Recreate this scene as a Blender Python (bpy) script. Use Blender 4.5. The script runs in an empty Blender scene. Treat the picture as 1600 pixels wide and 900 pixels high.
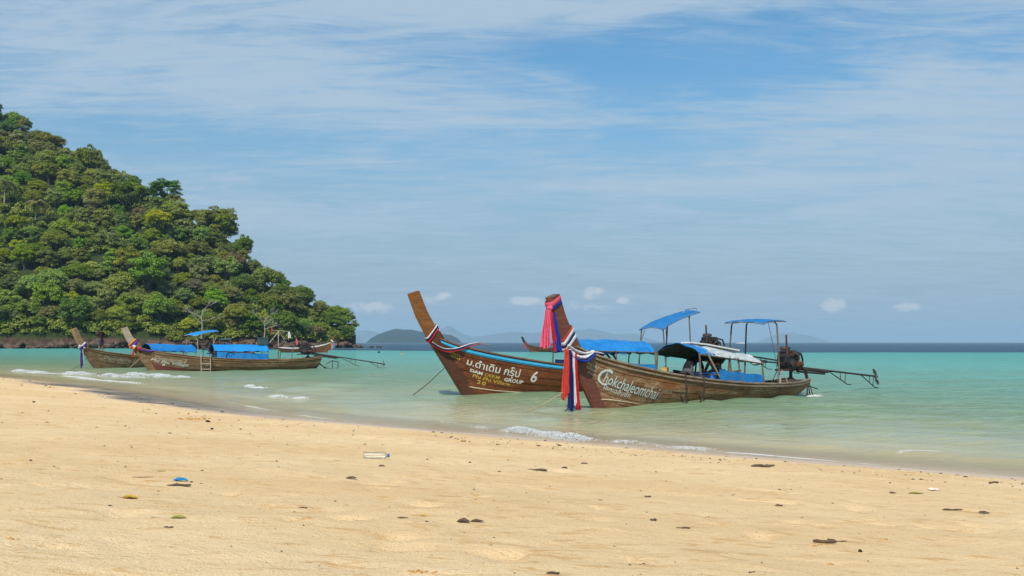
import bpy, bmesh, math, random
import numpy as np
from mathutils import Vector, Matrix, Euler

scene = bpy.context.scene
R = math.radians
PI = math.pi
random.seed(7)
rng = np.random.default_rng(7)

# ------------------------------------------------------------------ camera
EYE = 1.75
FPX = 1556.0                       # focal length in pixels of the 1600-wide photograph
HOR = 535.0
cam_d = bpy.data.cameras.new('camera')
cam_d.sensor_width = 36.0
cam_d.lens = 36.0 * FPX / 1600.0
cam_d.shift_y = (HOR - 450.0) / 1600.0
cam_d.clip_start = 0.05
cam_d.clip_end = 40000
cam = bpy.data.objects.new('camera', cam_d)
scene.collection.objects.link(cam)
cam.location = (0, 0, EYE)
cam.rotation_euler = (R(90), 0, 0)
scene.camera = cam

# ------------------------------------------------------------------ light
SUN_EL = R(46)
SUN_AZ = R(-166)                   # compass-like, from +Y towards +X: behind the camera, to the left
sun_dir = Vector((math.sin(SUN_AZ) * math.cos(SUN_EL), math.cos(SUN_AZ) * math.cos(SUN_EL), math.sin(SUN_EL)))
sun_l = bpy.data.lights.new('sun', 'SUN')
sun_l.energy = 4.7
sun_l.angle = R(1.2)
sun_l.color = (1.0, 0.95, 0.87)
sun_o = bpy.data.objects.new('sun', sun_l)
scene.collection.objects.link(sun_o)
sun_o.rotation_euler = sun_dir.to_track_quat('Z', 'Y').to_euler()
sun_o.location = (0, 0, 200)

scene.render.engine = 'CYCLES'
scene.view_settings.view_transform = 'Standard'
scene.view_settings.look = 'None'
scene.view_settings.gamma = 1.0
scene.view_settings.use_curve_mapping = False
scene.view_settings.exposure = 0.15
cy = scene.cycles
cy.use_denoising = True
try:
    cy.denoiser = 'OPENIMAGEDENOISE'
    cy.denoising_input_passes = 'RGB_ALBEDO_NORMAL'
except Exception:
    pass
cy.max_bounces = 6
cy.diffuse_bounces = 2
cy.glossy_bounces = 2
cy.transmission_bounces = 4
cy.transparent_max_bounces = 12
cy.volume_bounces = 0
cy.caustics_reflective = False
cy.caustics_refractive = False
cy.sample_clamp_indirect = 6.0

# ------------------------------------------------------------------ node helpers
class NT:
    def __init__(self, tree):
        self.t = tree
        tree.nodes.clear()
    def n(self, kind, **kw):
        nd = self.t.nodes.new(kind)
        for k, v in kw.items():
            if k == 'inp':
                for kk, vv in v.items():
                    s = nd.inputs[kk]
                    if isinstance(vv, bpy.types.NodeSocket):
                        self.t.links.new(vv, s)
                    else:
                        s.default_value = vv
            else:
                setattr(nd, k, v)
        return nd
    def link(self, a, b):
        self.t.links.new(a, b)
    def val(self, v):
        return v
    def math(self, op, a, b=None, c=None, clamp=False):
        nd = self.t.nodes.new('ShaderNodeMath')
        nd.operation = op
        nd.use_clamp = clamp
        for i, x in enumerate((a, b, c)):
            if x is None:
                continue
            if isinstance(x, bpy.types.NodeSocket):
                self.t.links.new(x, nd.inputs[i])
            else:
                nd.inputs[i].default_value = x
        return nd.outputs[0]
    def vmath(self, op, a, b=None, out=0):
        nd = self.t.nodes.new('ShaderNodeVectorMath')
        nd.operation = op
        for i, x in enumerate((a, b)):
            if x is None:
                continue
            if isinstance(x, bpy.types.NodeSocket):
                self.t.links.new(x, nd.inputs[i])
            else:
                nd.inputs[i].default_value = x
        return nd.outputs[out]
    def mix(self, fac, a, b, mode='MIX'):
        nd = self.t.nodes.new('ShaderNodeMix')
        nd.data_type = 'RGBA'
        nd.blend_type = mode
        for sock, x in ((nd.inputs[0], fac), (nd.inputs[6], a), (nd.inputs[7], b)):
            if isinstance(x, bpy.types.NodeSocket):
                self.t.links.new(x, sock)
            elif isinstance(x, (tuple, list)):
                sock.default_value = tuple(x)[:3] + (1.0,)
            else:
                sock.default_value = x
        return nd.outputs[2]
    def ramp(self, fac, stops, interp='LINEAR'):
        nd = self.t.nodes.new('ShaderNodeValToRGB')
        cr = nd.color_ramp
        cr.interpolation = interp
        while len(cr.elements) < len(stops):
            cr.elements.new(0.5)
        for e, (p, c) in zip(cr.elements, stops):
            e.position = p
            if isinstance(c, (int, float)):
                c = (c, c, c)
            e.color = tuple(c)[:3] + (1.0,)
        self.t.links.new(fac, nd.inputs[0])
        return nd.outputs[0]
    def rng(self, v, a, b, c=0.0, d=1.0, smooth=True):
        nd = self.t.nodes.new('ShaderNodeMapRange')
        nd.interpolation_type = 'SMOOTHSTEP' if smooth else 'LINEAR'
        self.t.links.new(v, nd.inputs[0])
        for i, x in enumerate((a, b, c, d)):
            nd.inputs[i + 1].default_value = x
        return nd.outputs[0]
    def noise(self, vec, scale, detail=6, rough=0.55, dist=0.0, out='Fac'):
        nd = self.t.nodes.new('ShaderNodeTexNoise')
        if vec is not None:
            self.t.links.new(vec, nd.inputs['Vector'])
        nd.inputs['Scale'].default_value = scale
        nd.inputs['Detail'].default_value = detail
        nd.inputs['Roughness'].default_value = rough
        nd.inputs['Distortion'].default_value = dist
        return nd.outputs[out]
    def mapping(self, vec, scale=(1, 1, 1), loc=(0, 0, 0), rot=(0, 0, 0)):
        nd = self.t.nodes.new('ShaderNodeMapping')
        self.t.links.new(vec, nd.inputs[0])
        nd.inputs['Location'].default_value = loc
        nd.inputs['Rotation'].default_value = rot
        nd.inputs['Scale'].default_value = scale
        return nd.outputs[0]

# ------------------------------------------------------------------ world: clear sky under thin cirrus veils
world = bpy.data.worlds.new('World')
scene.world = world
world.use_nodes = True
W = NT(world.node_tree)
sky = W.n('ShaderNodeTexSky', sky_type='NISHITA')
sky.sun_disc = False
sky.sun_elevation = SUN_EL
sky.sun_rotation = SUN_AZ
sky.altitude = 0.0
sky.air_density = 1.25
sky.dust_density = 0.6
sky.ozone_density = 2.2
tc = W.n('ShaderNodeTexCoord').outputs['Generated']
sep = W.n('ShaderNodeSeparateXYZ', inp={0: tc})
zc = W.math('ADD', W.math('MAXIMUM', sep.outputs[2], 0.0), 0.07)
px_ = W.math('DIVIDE', sep.outputs[0], zc)
py_ = W.math('DIVIDE', sep.outputs[1], zc)
cp = W.n('ShaderNodeCombineXYZ', inp={0: px_, 1: py_}).outputs[0]
n_med = W.noise(W.mapping(cp, (0.75, 1.35, 1), (7.3, 2.2, 0), (0, 0, R(14))), 1.6, 7, 0.66, 1.2)
n_str = W.noise(W.mapping(cp, (0.9, 3.4, 1), (1.3, 5.2, 0), (0, 0, R(-6))), 2.9, 7, 0.70, 1.0)
def sky_dir(px, py):
    v = Vector(((px - 800) / FPX, 1.0, (HOR - py) / FPX)).normalized()
    return (v.x, v.y, v.z)
def blob(px, py, sx, sy):          # soft patch of sky around a direction
    d = W.vmath('SUBTRACT', tc, sky_dir(px, py))
    d = W.vmath('MULTIPLY', d, (FPX / sx, FPX / sx, FPX / sy))
    return W.rng(W.vmath('LENGTH', d, out=1), 0.0, 1.6, 1.0, 0.0)
bias = W.math('MULTIPLY', n_str, 0.78)
for (bx_, by_, sx, sy, amt) in ((230, 60, 640, 150, 0.20), (600, 150, 380, 50, 0.16), (1500, 190, 380, 190, 0.22), (1050, 105, 420, 62, -0.26), (210, 212, 300, 34, -0.20),
                                (900, 225, 380, 30, -0.12), (1080, 288, 330, 14, 0.22), (470, 345, 240, 26, 0.20), (830, 12, 420, 22, 0.30)):
    bias = W.math('MULTIPLY_ADD', blob(bx_, by_, sx, sy), amt, bias)
cl = W.math('MULTIPLY_ADD', n_med, 0.80, W.math('SUBTRACT', bias, 0.17))
veil = W.rng(cl, 0.42, 0.96, 0.0, 0.92)
skyc = W.mix(1.0, sky.outputs[0], (0.40, 0.67, 0.81), 'MULTIPLY')
hz = W.rng(sep.outputs[2], 0.0, 0.30, 0.95, 0.0)
skyc = W.mix(hz, skyc, (2.22, 2.80, 3.55))
col = W.mix(veil, skyc, (3.05, 3.95, 4.85))
# small fair-weather cumulus standing low over the sea
puff_n = W.noise(W.mapping(tc, (1, 1, 1.5), (0.3, 0.1, 0.7)), 62.0, 4, 0.58, 0.3)
pm = None
for (bx_, by_, sx, sy, amt) in ((1304, 477, 24, 14, 1.0), (1417, 481, 22, 9, 0.95), (926, 457, 24, 13, 0.85), (974, 470, 18, 8, 0.9), (822, 471, 36, 10, 0.9), (586, 480, 44, 10, 0.8), (690, 466, 36, 12, 0.8), (918, 480, 60, 12, 0.62)):
    m = W.math('MULTIPLY', blob(bx_, by_, sx, sy), amt)
    pm = m if pm is None else W.math('MAXIMUM', pm, m)
pm = W.rng(W.math('MULTIPLY_ADD', puff_n, 1.8, W.math('SUBTRACT', pm, 0.9)), 0.36, 0.86, 0.0, 0.95)
col = W.mix(pm, col, (4.5, 4.75, 5.0))
bg = W.n('ShaderNodeBackground', inp={'Color': col, 'Strength': 0.13})
wo = W.n('ShaderNodeOutputWorld')
W.link(bg.outputs[0], wo.inputs[0])

world.cycles.sampling_method = 'MANUAL'
world.cycles.sample_map_resolution = 256

# ------------------------------------------------------------------ numpy noise
def _hash(ix, iy, seed):
    n = (ix.astype(np.int64) * 374761393 + iy.astype(np.int64) * 668265263 + seed * 1442695041) & 0xFFFFFFFF
    n = ((n ^ (n >> 13)) * 1274126177) & 0xFFFFFFFF
    n = n ^ (n >> 16)
    return (n & 0xFFFFFF) / float(0xFFFFFF)
def vnoise(x, y, seed=0):
    x = np.asarray(x, float); y = np.asarray(y, float)
    ix = np.floor(x); iy = np.floor(y)
    fx = x - ix; fy = y - iy
    fx = fx * fx * (3 - 2 * fx); fy = fy * fy * (3 - 2 * fy)
    a = _hash(ix, iy, seed); b = _hash(ix + 1, iy, seed); c = _hash(ix, iy + 1, seed); d = _hash(ix + 1, iy + 1, seed)
    return (a * (1 - fx) + b * fx) * (1 - fy) + (c * (1 - fx) + d * fx) * fy
def fbm(x, y, oct=4, seed=0, gain=0.5):
    s = 0; a = 1; t = 0
    for o in range(oct):
        s = s + a * vnoise(x * 2 ** o, y * 2 ** o, seed + o * 17); t += a; a *= gain
    return s / t - 0.5

# ------------------------------------------------------------------ object helpers
COL = scene.collection
def link(o, parent=None):
    COL.objects.link(o)
    if parent is not None:
        o.parent = parent
    return o
def tag(o, label=None, cat=None, group=None, kind=None):
    if label: o['label'] = label
    if cat: o['category'] = cat
    if group: o['group'] = group
    if kind: o['kind'] = kind
    return o
def empty(name, loc=(0, 0, 0), rz=0.0, rot=None):
    o = bpy.data.objects.new(name, None)
    o.empty_display_size = 0.2
    o.location = loc
    o.rotation_euler = rot if rot else (0, 0, rz)
    return link(o)
def mesh_np(name, verts, faces, mats, parent=None, smooth=False, midx=None):
    me = bpy.data.meshes.new(name)
    verts = np.asarray(verts, dtype=np.float32)
    faces = np.asarray(faces, dtype=np.int32)
    k = faces.shape[1]
    me.vertices.add(len(verts)); me.vertices.foreach_set('co', verts.ravel())
    me.loops.add(faces.size); me.loops.foreach_set('vertex_index', faces.ravel())
    me.polygons.add(len(faces))
    me.polygons.foreach_set('loop_start', np.arange(0, faces.size, k, dtype=np.int32))
    me.polygons.foreach_set('loop_total', np.full(len(faces), k, dtype=np.int32))
    if smooth:
        me.polygons.foreach_set('use_smooth', np.ones(len(faces), dtype=bool))
    if midx is not None:
        me.polygons.foreach_set('material_index', np.asarray(midx, dtype=np.int32))
    me.update(calc_edges=True)
    for m in (mats if isinstance(mats, (list, tuple)) else [mats]):
        me.materials.append(m)
    o = bpy.data.objects.new(name, me)
    return link(o, parent)

class MB:
    """collects shapes and links them as one mesh object"""
    def __init__(self):
        self.v = []; self.f = []; self.m = []; self.mi = 0
    def add(self, vs, fs):
        b = len(self.v)
        self.v.extend([tuple(p) for p in vs])
        for f in fs:
            self.f.append(tuple(i + b for i in f)); self.m.append(self.mi)
        return self
    def box(self, c, s, rot=None, taper=1.0):
        x, y, z = s[0] / 2, s[1] / 2, s[2] / 2
        p = [Vector(q) for q in ((-x, -y, -z), (x, -y, -z), (x, y, -z), (-x, y, -z), (-x * taper, -y * taper, z), (x * taper, -y * taper, z), (x * taper, y * taper, z), (-x * taper, y * taper, z))]
        if rot is not None:
            e = Euler(rot).to_matrix()
            p = [e @ q for q in p]
        c = Vector(c)
        return self.add([q + c for q in p], [(0, 3, 2, 1), (4, 5, 6, 7), (0, 1, 5, 4), (1, 2, 6, 5), (2, 3, 7, 6), (3, 0, 4, 7)])
    def tube(self, pts, r, n=8, cap=True, flat=1.0):
        pts = [Vector(p) for p in pts]
        rs = r if isinstance(r, (list, tuple)) else [r] * len(pts)
        up = Vector((0, 0, 1))
        vs = []; fs = []
        prev = None
        for i, p in enumerate(pts):
            t = (pts[min(i + 1, len(pts) - 1)] - pts[max(i - 1, 0)])
            if t.length < 1e-9: t = Vector((0, 0, 1))
            t.normalize()
            if prev is None:
                a = t.cross(up)
                if a.length < 1e-3: a = t.cross(Vector((0, 1, 0)))
                a.normalize()
            else:
                a = prev - t * prev.dot(t)
                if a.length < 1e-6: a = t.cross(up)
                a.normalize()
            prev = a
            b = t.cross(a)
            for k in range(n):
                ang = 2 * PI * k / n
                vs.append(p + a * (math.cos(ang) * rs[i]) + b * (math.sin(ang) * rs[i] * flat))
        for i in range(len(pts) - 1):
            for k in range(n):
                k2 = (k + 1) % n
                fs.append((i * n + k, i * n + k2, (i + 1) * n + k2, (i + 1) * n + k))
        if cap:
            fs.append(tuple(range(n - 1, -1, -1)))
            q = (len(pts) - 1) * n
            fs.append(tuple(q + k for k in range(n)))
        return self.add(vs, fs)
    def lathe(self, prof, axis_o, axis, n=16, start=0):
        """prof: list of (r, h) along the axis"""
        ax = Vector(axis).normalized()
        a = ax.cross(Vector((0, 0, 1)))
        if a.length < 1e-3: a = ax.cross(Vector((0, 1, 0)))
        a.normalize(); b = ax.cross(a)
        o = Vector(axis_o)
        vs = []; fs = []
        for (r, h) in prof:
            for k in range(n):
                t = 2 * PI * k / n
                vs.append(o + ax * h + a * (r * math.cos(t)) + b * (r * math.sin(t)))
        for i in range(len(prof) - 1):
            for k in range(n):
                k2 = (k + 1) % n
                fs.append((i * n + k, i * n + k2, (i + 1) * n + k2, (i + 1) * n + k))
        fs.append(tuple(range(n - 1, -1, -1)))
        q = (len(prof) - 1) * n
        fs.append(tuple(q + k for k in range(n)))
        return self.add(vs, fs)
    def blob(self, c, r, seed=0, rough=0.2, sub=2, sq=(1, 1, 1)):
        bm = bmesh.new()
        bmesh.ops.create_icosphere(bm, subdivisions=sub, radius=1.0)
        rr = random.Random(seed)
        ph = [rr.uniform(0, 6.28) for _ in range(6)]
        vs = []
        for v in bm.verts:
            p = v.co
            k = 1 + rough * (math.sin(p.x * 3.1 + ph[0]) * math.sin(p.y * 2.7 + ph[1]) + 0.6 * math.sin(p.z * 4.3 + ph[2] + p.x * 2) + 0.4 * math.sin(p.y * 6.1 + ph[3] + p.z * 3))
            vs.append((c[0] + p.x * r * k * sq[0], c[1] + p.y * r * k * sq[1], c[2] + p.z * r * k * sq[2]))
        fs = [tuple(v.index for v in f.verts) for f in bm.faces]
        bm.free()
        return self.add(vs, fs)
    def grid(self, rows, closed=False):
        """rows: list of equal-length point lists"""
        n = len(rows[0]); vs = [p for r_ in rows for p in r_]; fs = []
        for i in range(len(rows) - 1):
            for k in range(n - 1 + (1 if closed else 0)):
                k2 = (k + 1) % n
                fs.append((i * n + k, i * n + k2, (i + 1) * n + k2, (i + 1) * n + k))
        return self.add(vs, fs)
    def build(self, name, mats, parent=None, smooth=False, bevel=0.0, label=None):
        me = bpy.data.meshes.new(name)
        me.from_pydata([tuple(p) for p in self.v], [], self.f)
        for m in (mats if isinstance(mats, (list, tuple)) else [mats]):
            me.materials.append(m)
        me.polygons.foreach_set('material_index', np.array(self.m, dtype=np.int32))
        bm = bmesh.new(); bm.from_mesh(me)
        bmesh.ops.recalc_face_normals(bm, faces=bm.faces)
        if bevel > 0:
            es = [e for e in bm.edges if len(e.link_faces) == 2 and e.calc_face_angle(0) > 0.6]
            bmesh.ops.bevel(bm, geom=es, offset=bevel, segments=1, affect='EDGES', profile=0.5)
        bm.to_mesh(me); bm.free()
        if smooth:
            me.polygons.foreach_set('use_smooth', np.ones(len(me.polygons), dtype=bool))
            try:
                me.set_sharp_from_angle(angle=R(50))
            except Exception:
                pass
        me.update()
        o = bpy.data.objects.new(name, me)
        link(o, parent)
        if label: o['label'] = label
        return o

def shell(rows, th):
    """closed thin sheet from a point grid; thickness th downwards along averaged normals"""
    A = np.array([[tuple(p) for p in r_] for r_ in rows], float)
    du = np.gradient(A, axis=0); dv = np.gradient(A, axis=1)
    nn = np.cross(du, dv); nn /= (np.linalg.norm(nn, axis=2, keepdims=True) + 1e-9)
    B = A - nn * th
    n, m = A.shape[:2]
    mb = MB()
    vs = [tuple(p) for p in A.reshape(-1, 3)] + [tuple(p) for p in B.reshape(-1, 3)]
    o = n * m
    fs = []
    for i in range(n - 1):
        for k in range(m - 1):
            q = (i * m + k, i * m + k + 1, (i + 1) * m + k + 1, (i + 1) * m + k)
            fs.append(q); fs.append(tuple(o + x for x in reversed(q)))
    for i in range(n - 1):
        a, b = i * m, (i + 1) * m
        fs.append((a, b, o + b, o + a))
        a, b = i * m + m - 1, (i + 1) * m + m - 1
        fs.append((b, a, o + a, o + b))
    for k in range(m - 1):
        a, b = k, k + 1
        fs.append((b, a, o + a, o + b))
        a, b = (n - 1) * m + k, (n - 1) * m + k + 1
        fs.append((a, b, o + b, o + a))
    mb.add(vs, fs)
    return mb

# ------------------------------------------------------------------ materials
def new_mat(name):
    m = bpy.data.materials.new(name)
    m.use_nodes = True
    t = NT(m.node_tree)
    out = t.n('ShaderNodeOutputMaterial')
    return m, t, out
def principled(t, color, rough=0.6, spec=0.3, metal=0.0, normal=None):
    p = t.n('ShaderNodeBsdfPrincipled')
    for k, v in (('Base Color', color), ('Roughness', rough), ('Specular IOR Level', spec), ('Metallic', metal)):
        if isinstance(v, bpy.types.NodeSocket):
            t.link(v, p.inputs[k])
        else:
            p.inputs[k].default_value = (tuple(v)[:3] + (1,)) if isinstance(v, (tuple, list)) else v
    if normal is not None:
        t.link(normal, p.inputs['Normal'])
    return p
def bump(t, h, strength=0.3, dist=0.01):
    b = t.n('ShaderNodeBump', inp={'Height': h, 'Strength': strength, 'Distance': dist})
    return b.outputs[0]
def surf(name, c1, c2=None, nscale=6.0, stretch=(1, 1, 1), rough=0.6, spec=0.3, metal=0.0, lo=0.35, hi=0.65, bmp=0.25, bscale=40.0, bdist=0.004, transl=0.0):
    m, t, out = new_mat(name)
    co = t.n('ShaderNodeTexCoord').outputs['Object']
    v = t.mapping(co, stretch)
    c2 = c2 or tuple(x * 0.72 for x in c1)
    n1 = t.noise(v, nscale, 7, 0.6, 0.4)
    col = t.mix(t.rng(n1, lo, hi), c1, c2)
    nb = t.noise(v, bscale, 4, 0.6)
    col = t.mix(t.rng(nb, 0.3, 0.75, 0.0, 0.35), col, tuple(x * 0.6 for x in c1))
    nrm = bump(t, nb, bmp, bdist) if bmp > 0 else None
    p = principled(t, col, rough, spec, metal, nrm)
    if transl > 0:
        tr = t.n('ShaderNodeBsdfTranslucent', inp={'Color': col})
        mx = t.n('ShaderNodeMixShader', inp={0: transl, 1: p.outputs[0], 2: tr.outputs[0]})
        t.link(mx.outputs[0], out.inputs[0])
    else:
        t.link(p.outputs[0], out.inputs[0])
    return m
def wood(name, c_dark, c_mid, c_worn, worn=0.5, rough=0.6, spec=0.3, grain=1.0, stain=None, stain_amt=0.5):
    m, t, out = new_mat(name)
    co = t.n('ShaderNodeTexCoord').outputs['Object']
    g = t.noise(t.mapping(co, (1.3 * grain, 18 * grain, 18 * grain)), 2.2, 8, 0.65, 0.6)
    col = t.mix(t.rng(g, 0.34, 0.66), c_dark, c_mid)
    pn = t.noise(t.mapping(co, (0.55, 1.6, 1.9)), 1.7, 8, 0.68, 0.7)
    sc = t.noise(t.mapping(co, (3.0, 30, 34)), 2.0, 6, 0.7, 0.3)
    wf = t.math('MULTIPLY', t.rng(pn, 0.44, 0.68), t.rng(sc, 0.38, 0.62))
    col = t.mix(t.math('MULTIPLY', wf, worn), col, c_worn)
    if stain:
        sn = t.noise(t.mapping(co, (0.8, 1.2, 1.4), (4, 2, 1)), 1.1, 7, 0.62, 0.8)
        col = t.mix(t.math('MULTIPLY', t.rng(sn, 0.46, 0.7), stain_amt), col, stain)
    fl = t.noise(co, 55, 3, 0.6)
    col = t.mix(t.rng(fl, 0.58, 0.72, 0.0, 0.45), col, tuple(x * 0.45 for x in c_dark))
    h = t.math('ADD', t.math('MULTIPLY', g, 0.7), t.math('MULTIPLY', sc, 0.5))
    p = principled(t, col, t.rng(pn, 0.3, 0.7, rough - 0.08, min(1.0, rough + 0.15)), spec, 0.0, bump(t, h, 0.35, 0.006))
    t.link(p.outputs[0], out.inputs[0])
    return m
def flatc(name, c, rough=0.6, spec=0.3, metal=0.0):
    return surf(name, c, tuple(x * 0.82 for x in c), 9.0, rough=rough, spec=spec, metal=metal, bmp=0.0)

M = {}
M['hull_a'] = wood('weathered hull wood', (0.120, 0.054, 0.025), (0.32, 0.160, 0.075), (0.60, 0.43, 0.27), 0.95, 0.7, 0.2, stain=(0.33, 0.11, 0.032), stain_amt=0.75)
M['hull_b'] = wood('varnished hull wood', (0.065, 0.017, 0.006), (0.185, 0.052, 0.015), (0.31, 0.11, 0.032), 0.5, 0.42, 0.45, stain=(0.25, 0.075, 0.018), stain_amt=0.7)
M['hull_c'] = wood('grey brown hull wood', (0.095, 0.056, 0.028), (0.24, 0.145, 0.072), (0.44, 0.32, 0.19), 0.9, 0.75, 0.2, stain=(0.17, 0.085, 0.035), stain_amt=0.55)
M['hull_e'] = wood('orange brown hull wood', (0.075, 0.030, 0.012), (0.17, 0.065, 0.022), (0.30, 0.16, 0.07), 0.5, 0.6, 0.3)
M['stem_a'] = wood('red brown stem wood', (0.10, 0.030, 0.020), (0.20, 0.065, 0.040), (0.26, 0.10, 0.06), 0.4, 0.5, 0.35)
M['stem_b'] = wood('golden brown prow wood', (0.11, 0.038, 0.009), (0.26, 0.10, 0.022), (0.34, 0.15, 0.04), 0.5, 0.4, 0.4)
M['stem_b_low'] = wood('dark stem wood', (0.052, 0.019, 0.009), (0.105, 0.038, 0.016), (0.15, 0.06, 0.025), 0.4, 0.42, 0.45)
M['stem_c'] = wood('bleached prow wood', (0.24, 0.19, 0.13), (0.42, 0.35, 0.26), (0.55, 0.48, 0.38), 0.6, 0.8, 0.15)
M['stem_d'] = wood('pale brown prow wood', (0.22, 0.13, 0.07), (0.40, 0.25, 0.14), (0.5, 0.36, 0.22), 0.5, 0.75, 0.2)
M['end_grain'] = surf('prow end grain', (0.17, 0.13, 0.09), (0.06, 0.045, 0.03), 14, rough=0.8)
M['gun_a'] = wood('bleached gunwale', (0.12, 0.085, 0.055), (0.27, 0.20, 0.14), (0.46, 0.37, 0.27), 0.8, 0.75, 0.2)
M['gun_b'] = wood('brown gunwale', (0.10, 0.045, 0.025), (0.20, 0.10, 0.055), (0.30, 0.18, 0.11), 0.5, 0.5, 0.35)
M['inside'] = wood('inner planking', (0.05, 0.035, 0.025), (0.12, 0.085, 0.06), (0.2, 0.15, 0.1), 0.5, 0.8, 0.15)
M['blue_strip'] = surf('light blue paint', (0.045, 0.36, 0.60), (0.06, 0.42, 0.66), 5, rough=0.45, spec=0.4)
M['white_strip'] = surf('cream paint line', (0.62, 0.50, 0.34), (0.50, 0.36, 0.22), 6, rough=0.6)
M['red_bottom'] = surf('faded red bottom paint', (0.17, 0.045, 0.030), (0.10, 0.035, 0.025), 4, (0.7, 2, 3), rough=0.7)
M['tarp_blue'] = surf('blue tarpaulin', (0.012, 0.21, 0.60), (0.03, 0.29, 0.68), 3, rough=0.5, spec=0.35, bmp=0.5, bscale=9, bdist=0.03, transl=0.22)
M['tarp_sky'] = surf('bright sky blue tarpaulin', (0.015, 0.33, 0.78), (0.02, 0.28, 0.72), 3, rough=0.55, spec=0.3, bmp=0.5, bscale=9, bdist=0.03, transl=0.25)
M['tarp_roof'] = surf('sun-bleached blue awning', (0.055, 0.33, 0.72), (0.035, 0.27, 0.64), 4, rough=0.6, spec=0.25, bmp=0.35, bscale=12, bdist=0.02, transl=0.5)
M['tarp_white'] = surf('dirty white tarpaulin', (0.60, 0.63, 0.62), (0.36, 0.40, 0.41), 5, (0.6, 1.6, 2.5), rough=0.65, spec=0.25, bmp=0.7, bscale=10, bdist=0.05, transl=0.08)
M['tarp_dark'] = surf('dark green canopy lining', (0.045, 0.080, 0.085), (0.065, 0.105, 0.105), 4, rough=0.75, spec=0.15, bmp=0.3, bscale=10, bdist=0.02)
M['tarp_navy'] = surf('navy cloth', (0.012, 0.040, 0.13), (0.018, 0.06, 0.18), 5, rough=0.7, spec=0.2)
M['pole'] = surf('weathered pole', (0.085, 0.066, 0.050), (0.16, 0.12, 0.09), 12, (1, 1, 0.3), rough=0.7)
M['pole_pale'] = surf('pale painted pole', (0.42, 0.36, 0.28), (0.25, 0.20, 0.15), 9, (1, 1, 0.3), rough=0.6)
M['pole_steel'] = surf('grey steel pole', (0.32, 0.33, 0.34), (0.22, 0.21, 0.2), 9, rough=0.4, spec=0.5, metal=0.5)
M['iron'] = surf('oily black iron', (0.012, 0.012, 0.013), (0.032, 0.028, 0.025), 10, rough=0.5, spec=0.5, bmp=0.4)
M['iron_grey'] = surf('grey cast metal', (0.085, 0.083, 0.08), (0.045, 0.042, 0.04), 12, rough=0.5, spec=0.5, metal=0.4)
M['rust'] = surf('rusty iron', (0.12, 0.045, 0.018), (0.045, 0.022, 0.014), 12, rough=0.8, bmp=0.4)
M['rust_dark'] = surf('dark rusty steel', (0.055, 0.036, 0.026), (0.030, 0.022, 0.018), 12, rough=0.7, bmp=0.3)
M['copper'] = surf('brown hose', (0.10, 0.045, 0.02), (0.03, 0.02, 0.015), 7, rough=0.5)
M['prop'] = surf('bronze propeller', (0.16, 0.145, 0.125), (0.08, 0.075, 0.065), 14, rough=0.45, spec=0.5, metal=0.5)
M['white'] = flatc('white paint', (0.72, 0.71, 0.67), 0.6)
M['letter_white'] = surf('white hand lettering', (0.74, 0.72, 0.64), (0.60, 0.57, 0.48), 20, rough=0.6, bmp=0)
M['letter_shadow'] = surf('blue lettering shadow', (0.13, 0.30, 0.36), (0.1, 0.22, 0.26), 20, rough=0.6, bmp=0)
M['letter_gold'] = surf('gold hand lettering', (0.62, 0.40, 0.07), (0.46, 0.27, 0.05), 20, rough=0.55, bmp=0)
M['letter_faint'] = surf('faded lettering', (0.34, 0.26, 0.17), (0.20, 0.14, 0.085), 16, rough=0.7, bmp=0)
M['letter_worn'] = surf('worn white lettering', (0.55, 0.47, 0.34), (0.24, 0.17, 0.10), 26, rough=0.7, bmp=0, lo=0.45, hi=0.62)
for nm, c in (('red', (0.62, 0.020, 0.022)), ('coral', (0.66, 0.065, 0.045)), ('pink', (0.78, 0.11, 0.19)), ('blue', (0.018, 0.045, 0.30)), ('navy', (0.014, 0.022, 0.115)), ('whitec', (0.74, 0.73, 0.76)),
              ('purple', (0.12, 0.05, 0.38)), ('cyan', (0.02, 0.30, 0.65)), ('orange', (0.75, 0.22, 0.03))):
    M['cl_' + nm] = surf(nm + ' sash cloth', c, tuple(x * 0.8 for x in c), 12, rough=0.75, spec=0.15, bmp=0.3, bscale=30, transl=0.15)
M['rope'] = surf('grey rope', (0.10, 0.085, 0.06), (0.05, 0.045, 0.035), 30, rough=0.9)
M['rope_pale'] = surf('pale rope', (0.42, 0.33, 0.20), (0.28, 0.21, 0.13), 30, rough=0.9)
M['barrel_blue'] = surf('blue plastic', (0.012, 0.17, 0.58), (0.012, 0.13, 0.46), 6, rough=0.35, spec=0.5)
M['yellow_box'] = surf('yellow cardboard', (0.52, 0.34, 0.09), (0.42, 0.27, 0.08), 6, rough=0.7)
M['tyre'] = surf('black rubber', (0.012, 0.012, 0.013), (0.02, 0.02, 0.02), 9, rough=0.7)
M['grey_green'] = surf('grey green plastic', (0.045, 0.085, 0.080), (0.035, 0.065, 0.065), 6, rough=0.5)
M['skin'] = surf('tanned skin', (0.26, 0.125, 0.070), (0.22, 0.10, 0.055), 14, rough=0.55, bmp=0)
M['skin_pale'] = surf('light skin', (0.50, 0.29, 0.20), (0.42, 0.23, 0.15), 14, rough=0.55, bmp=0)
M['hair'] = surf('black hair', (0.010, 0.008, 0.007), (0.018, 0.014, 0.012), 60, rough=0.5)
M['hair_blond'] = surf('light brown hair', (0.24, 0.14, 0.06), (0.14, 0.08, 0.04), 60, rough=0.5)
M['cloth_black'] = surf('black cotton', (0.012, 0.012, 0.014), (0.020, 0.020, 0.023), 8, rough=0.85, spec=0.1)
M['cloth_brown'] = surf('dark brown cotton', (0.030, 0.020, 0.018), (0.045, 0.03, 0.026), 8, rough=0.85, spec=0.1)
M['cloth_shorts'] = surf('checked mauve shorts', (0.12, 0.085, 0.13), (0.045, 0.035, 0.06), 26, rough=0.85, spec=0.1)
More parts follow.
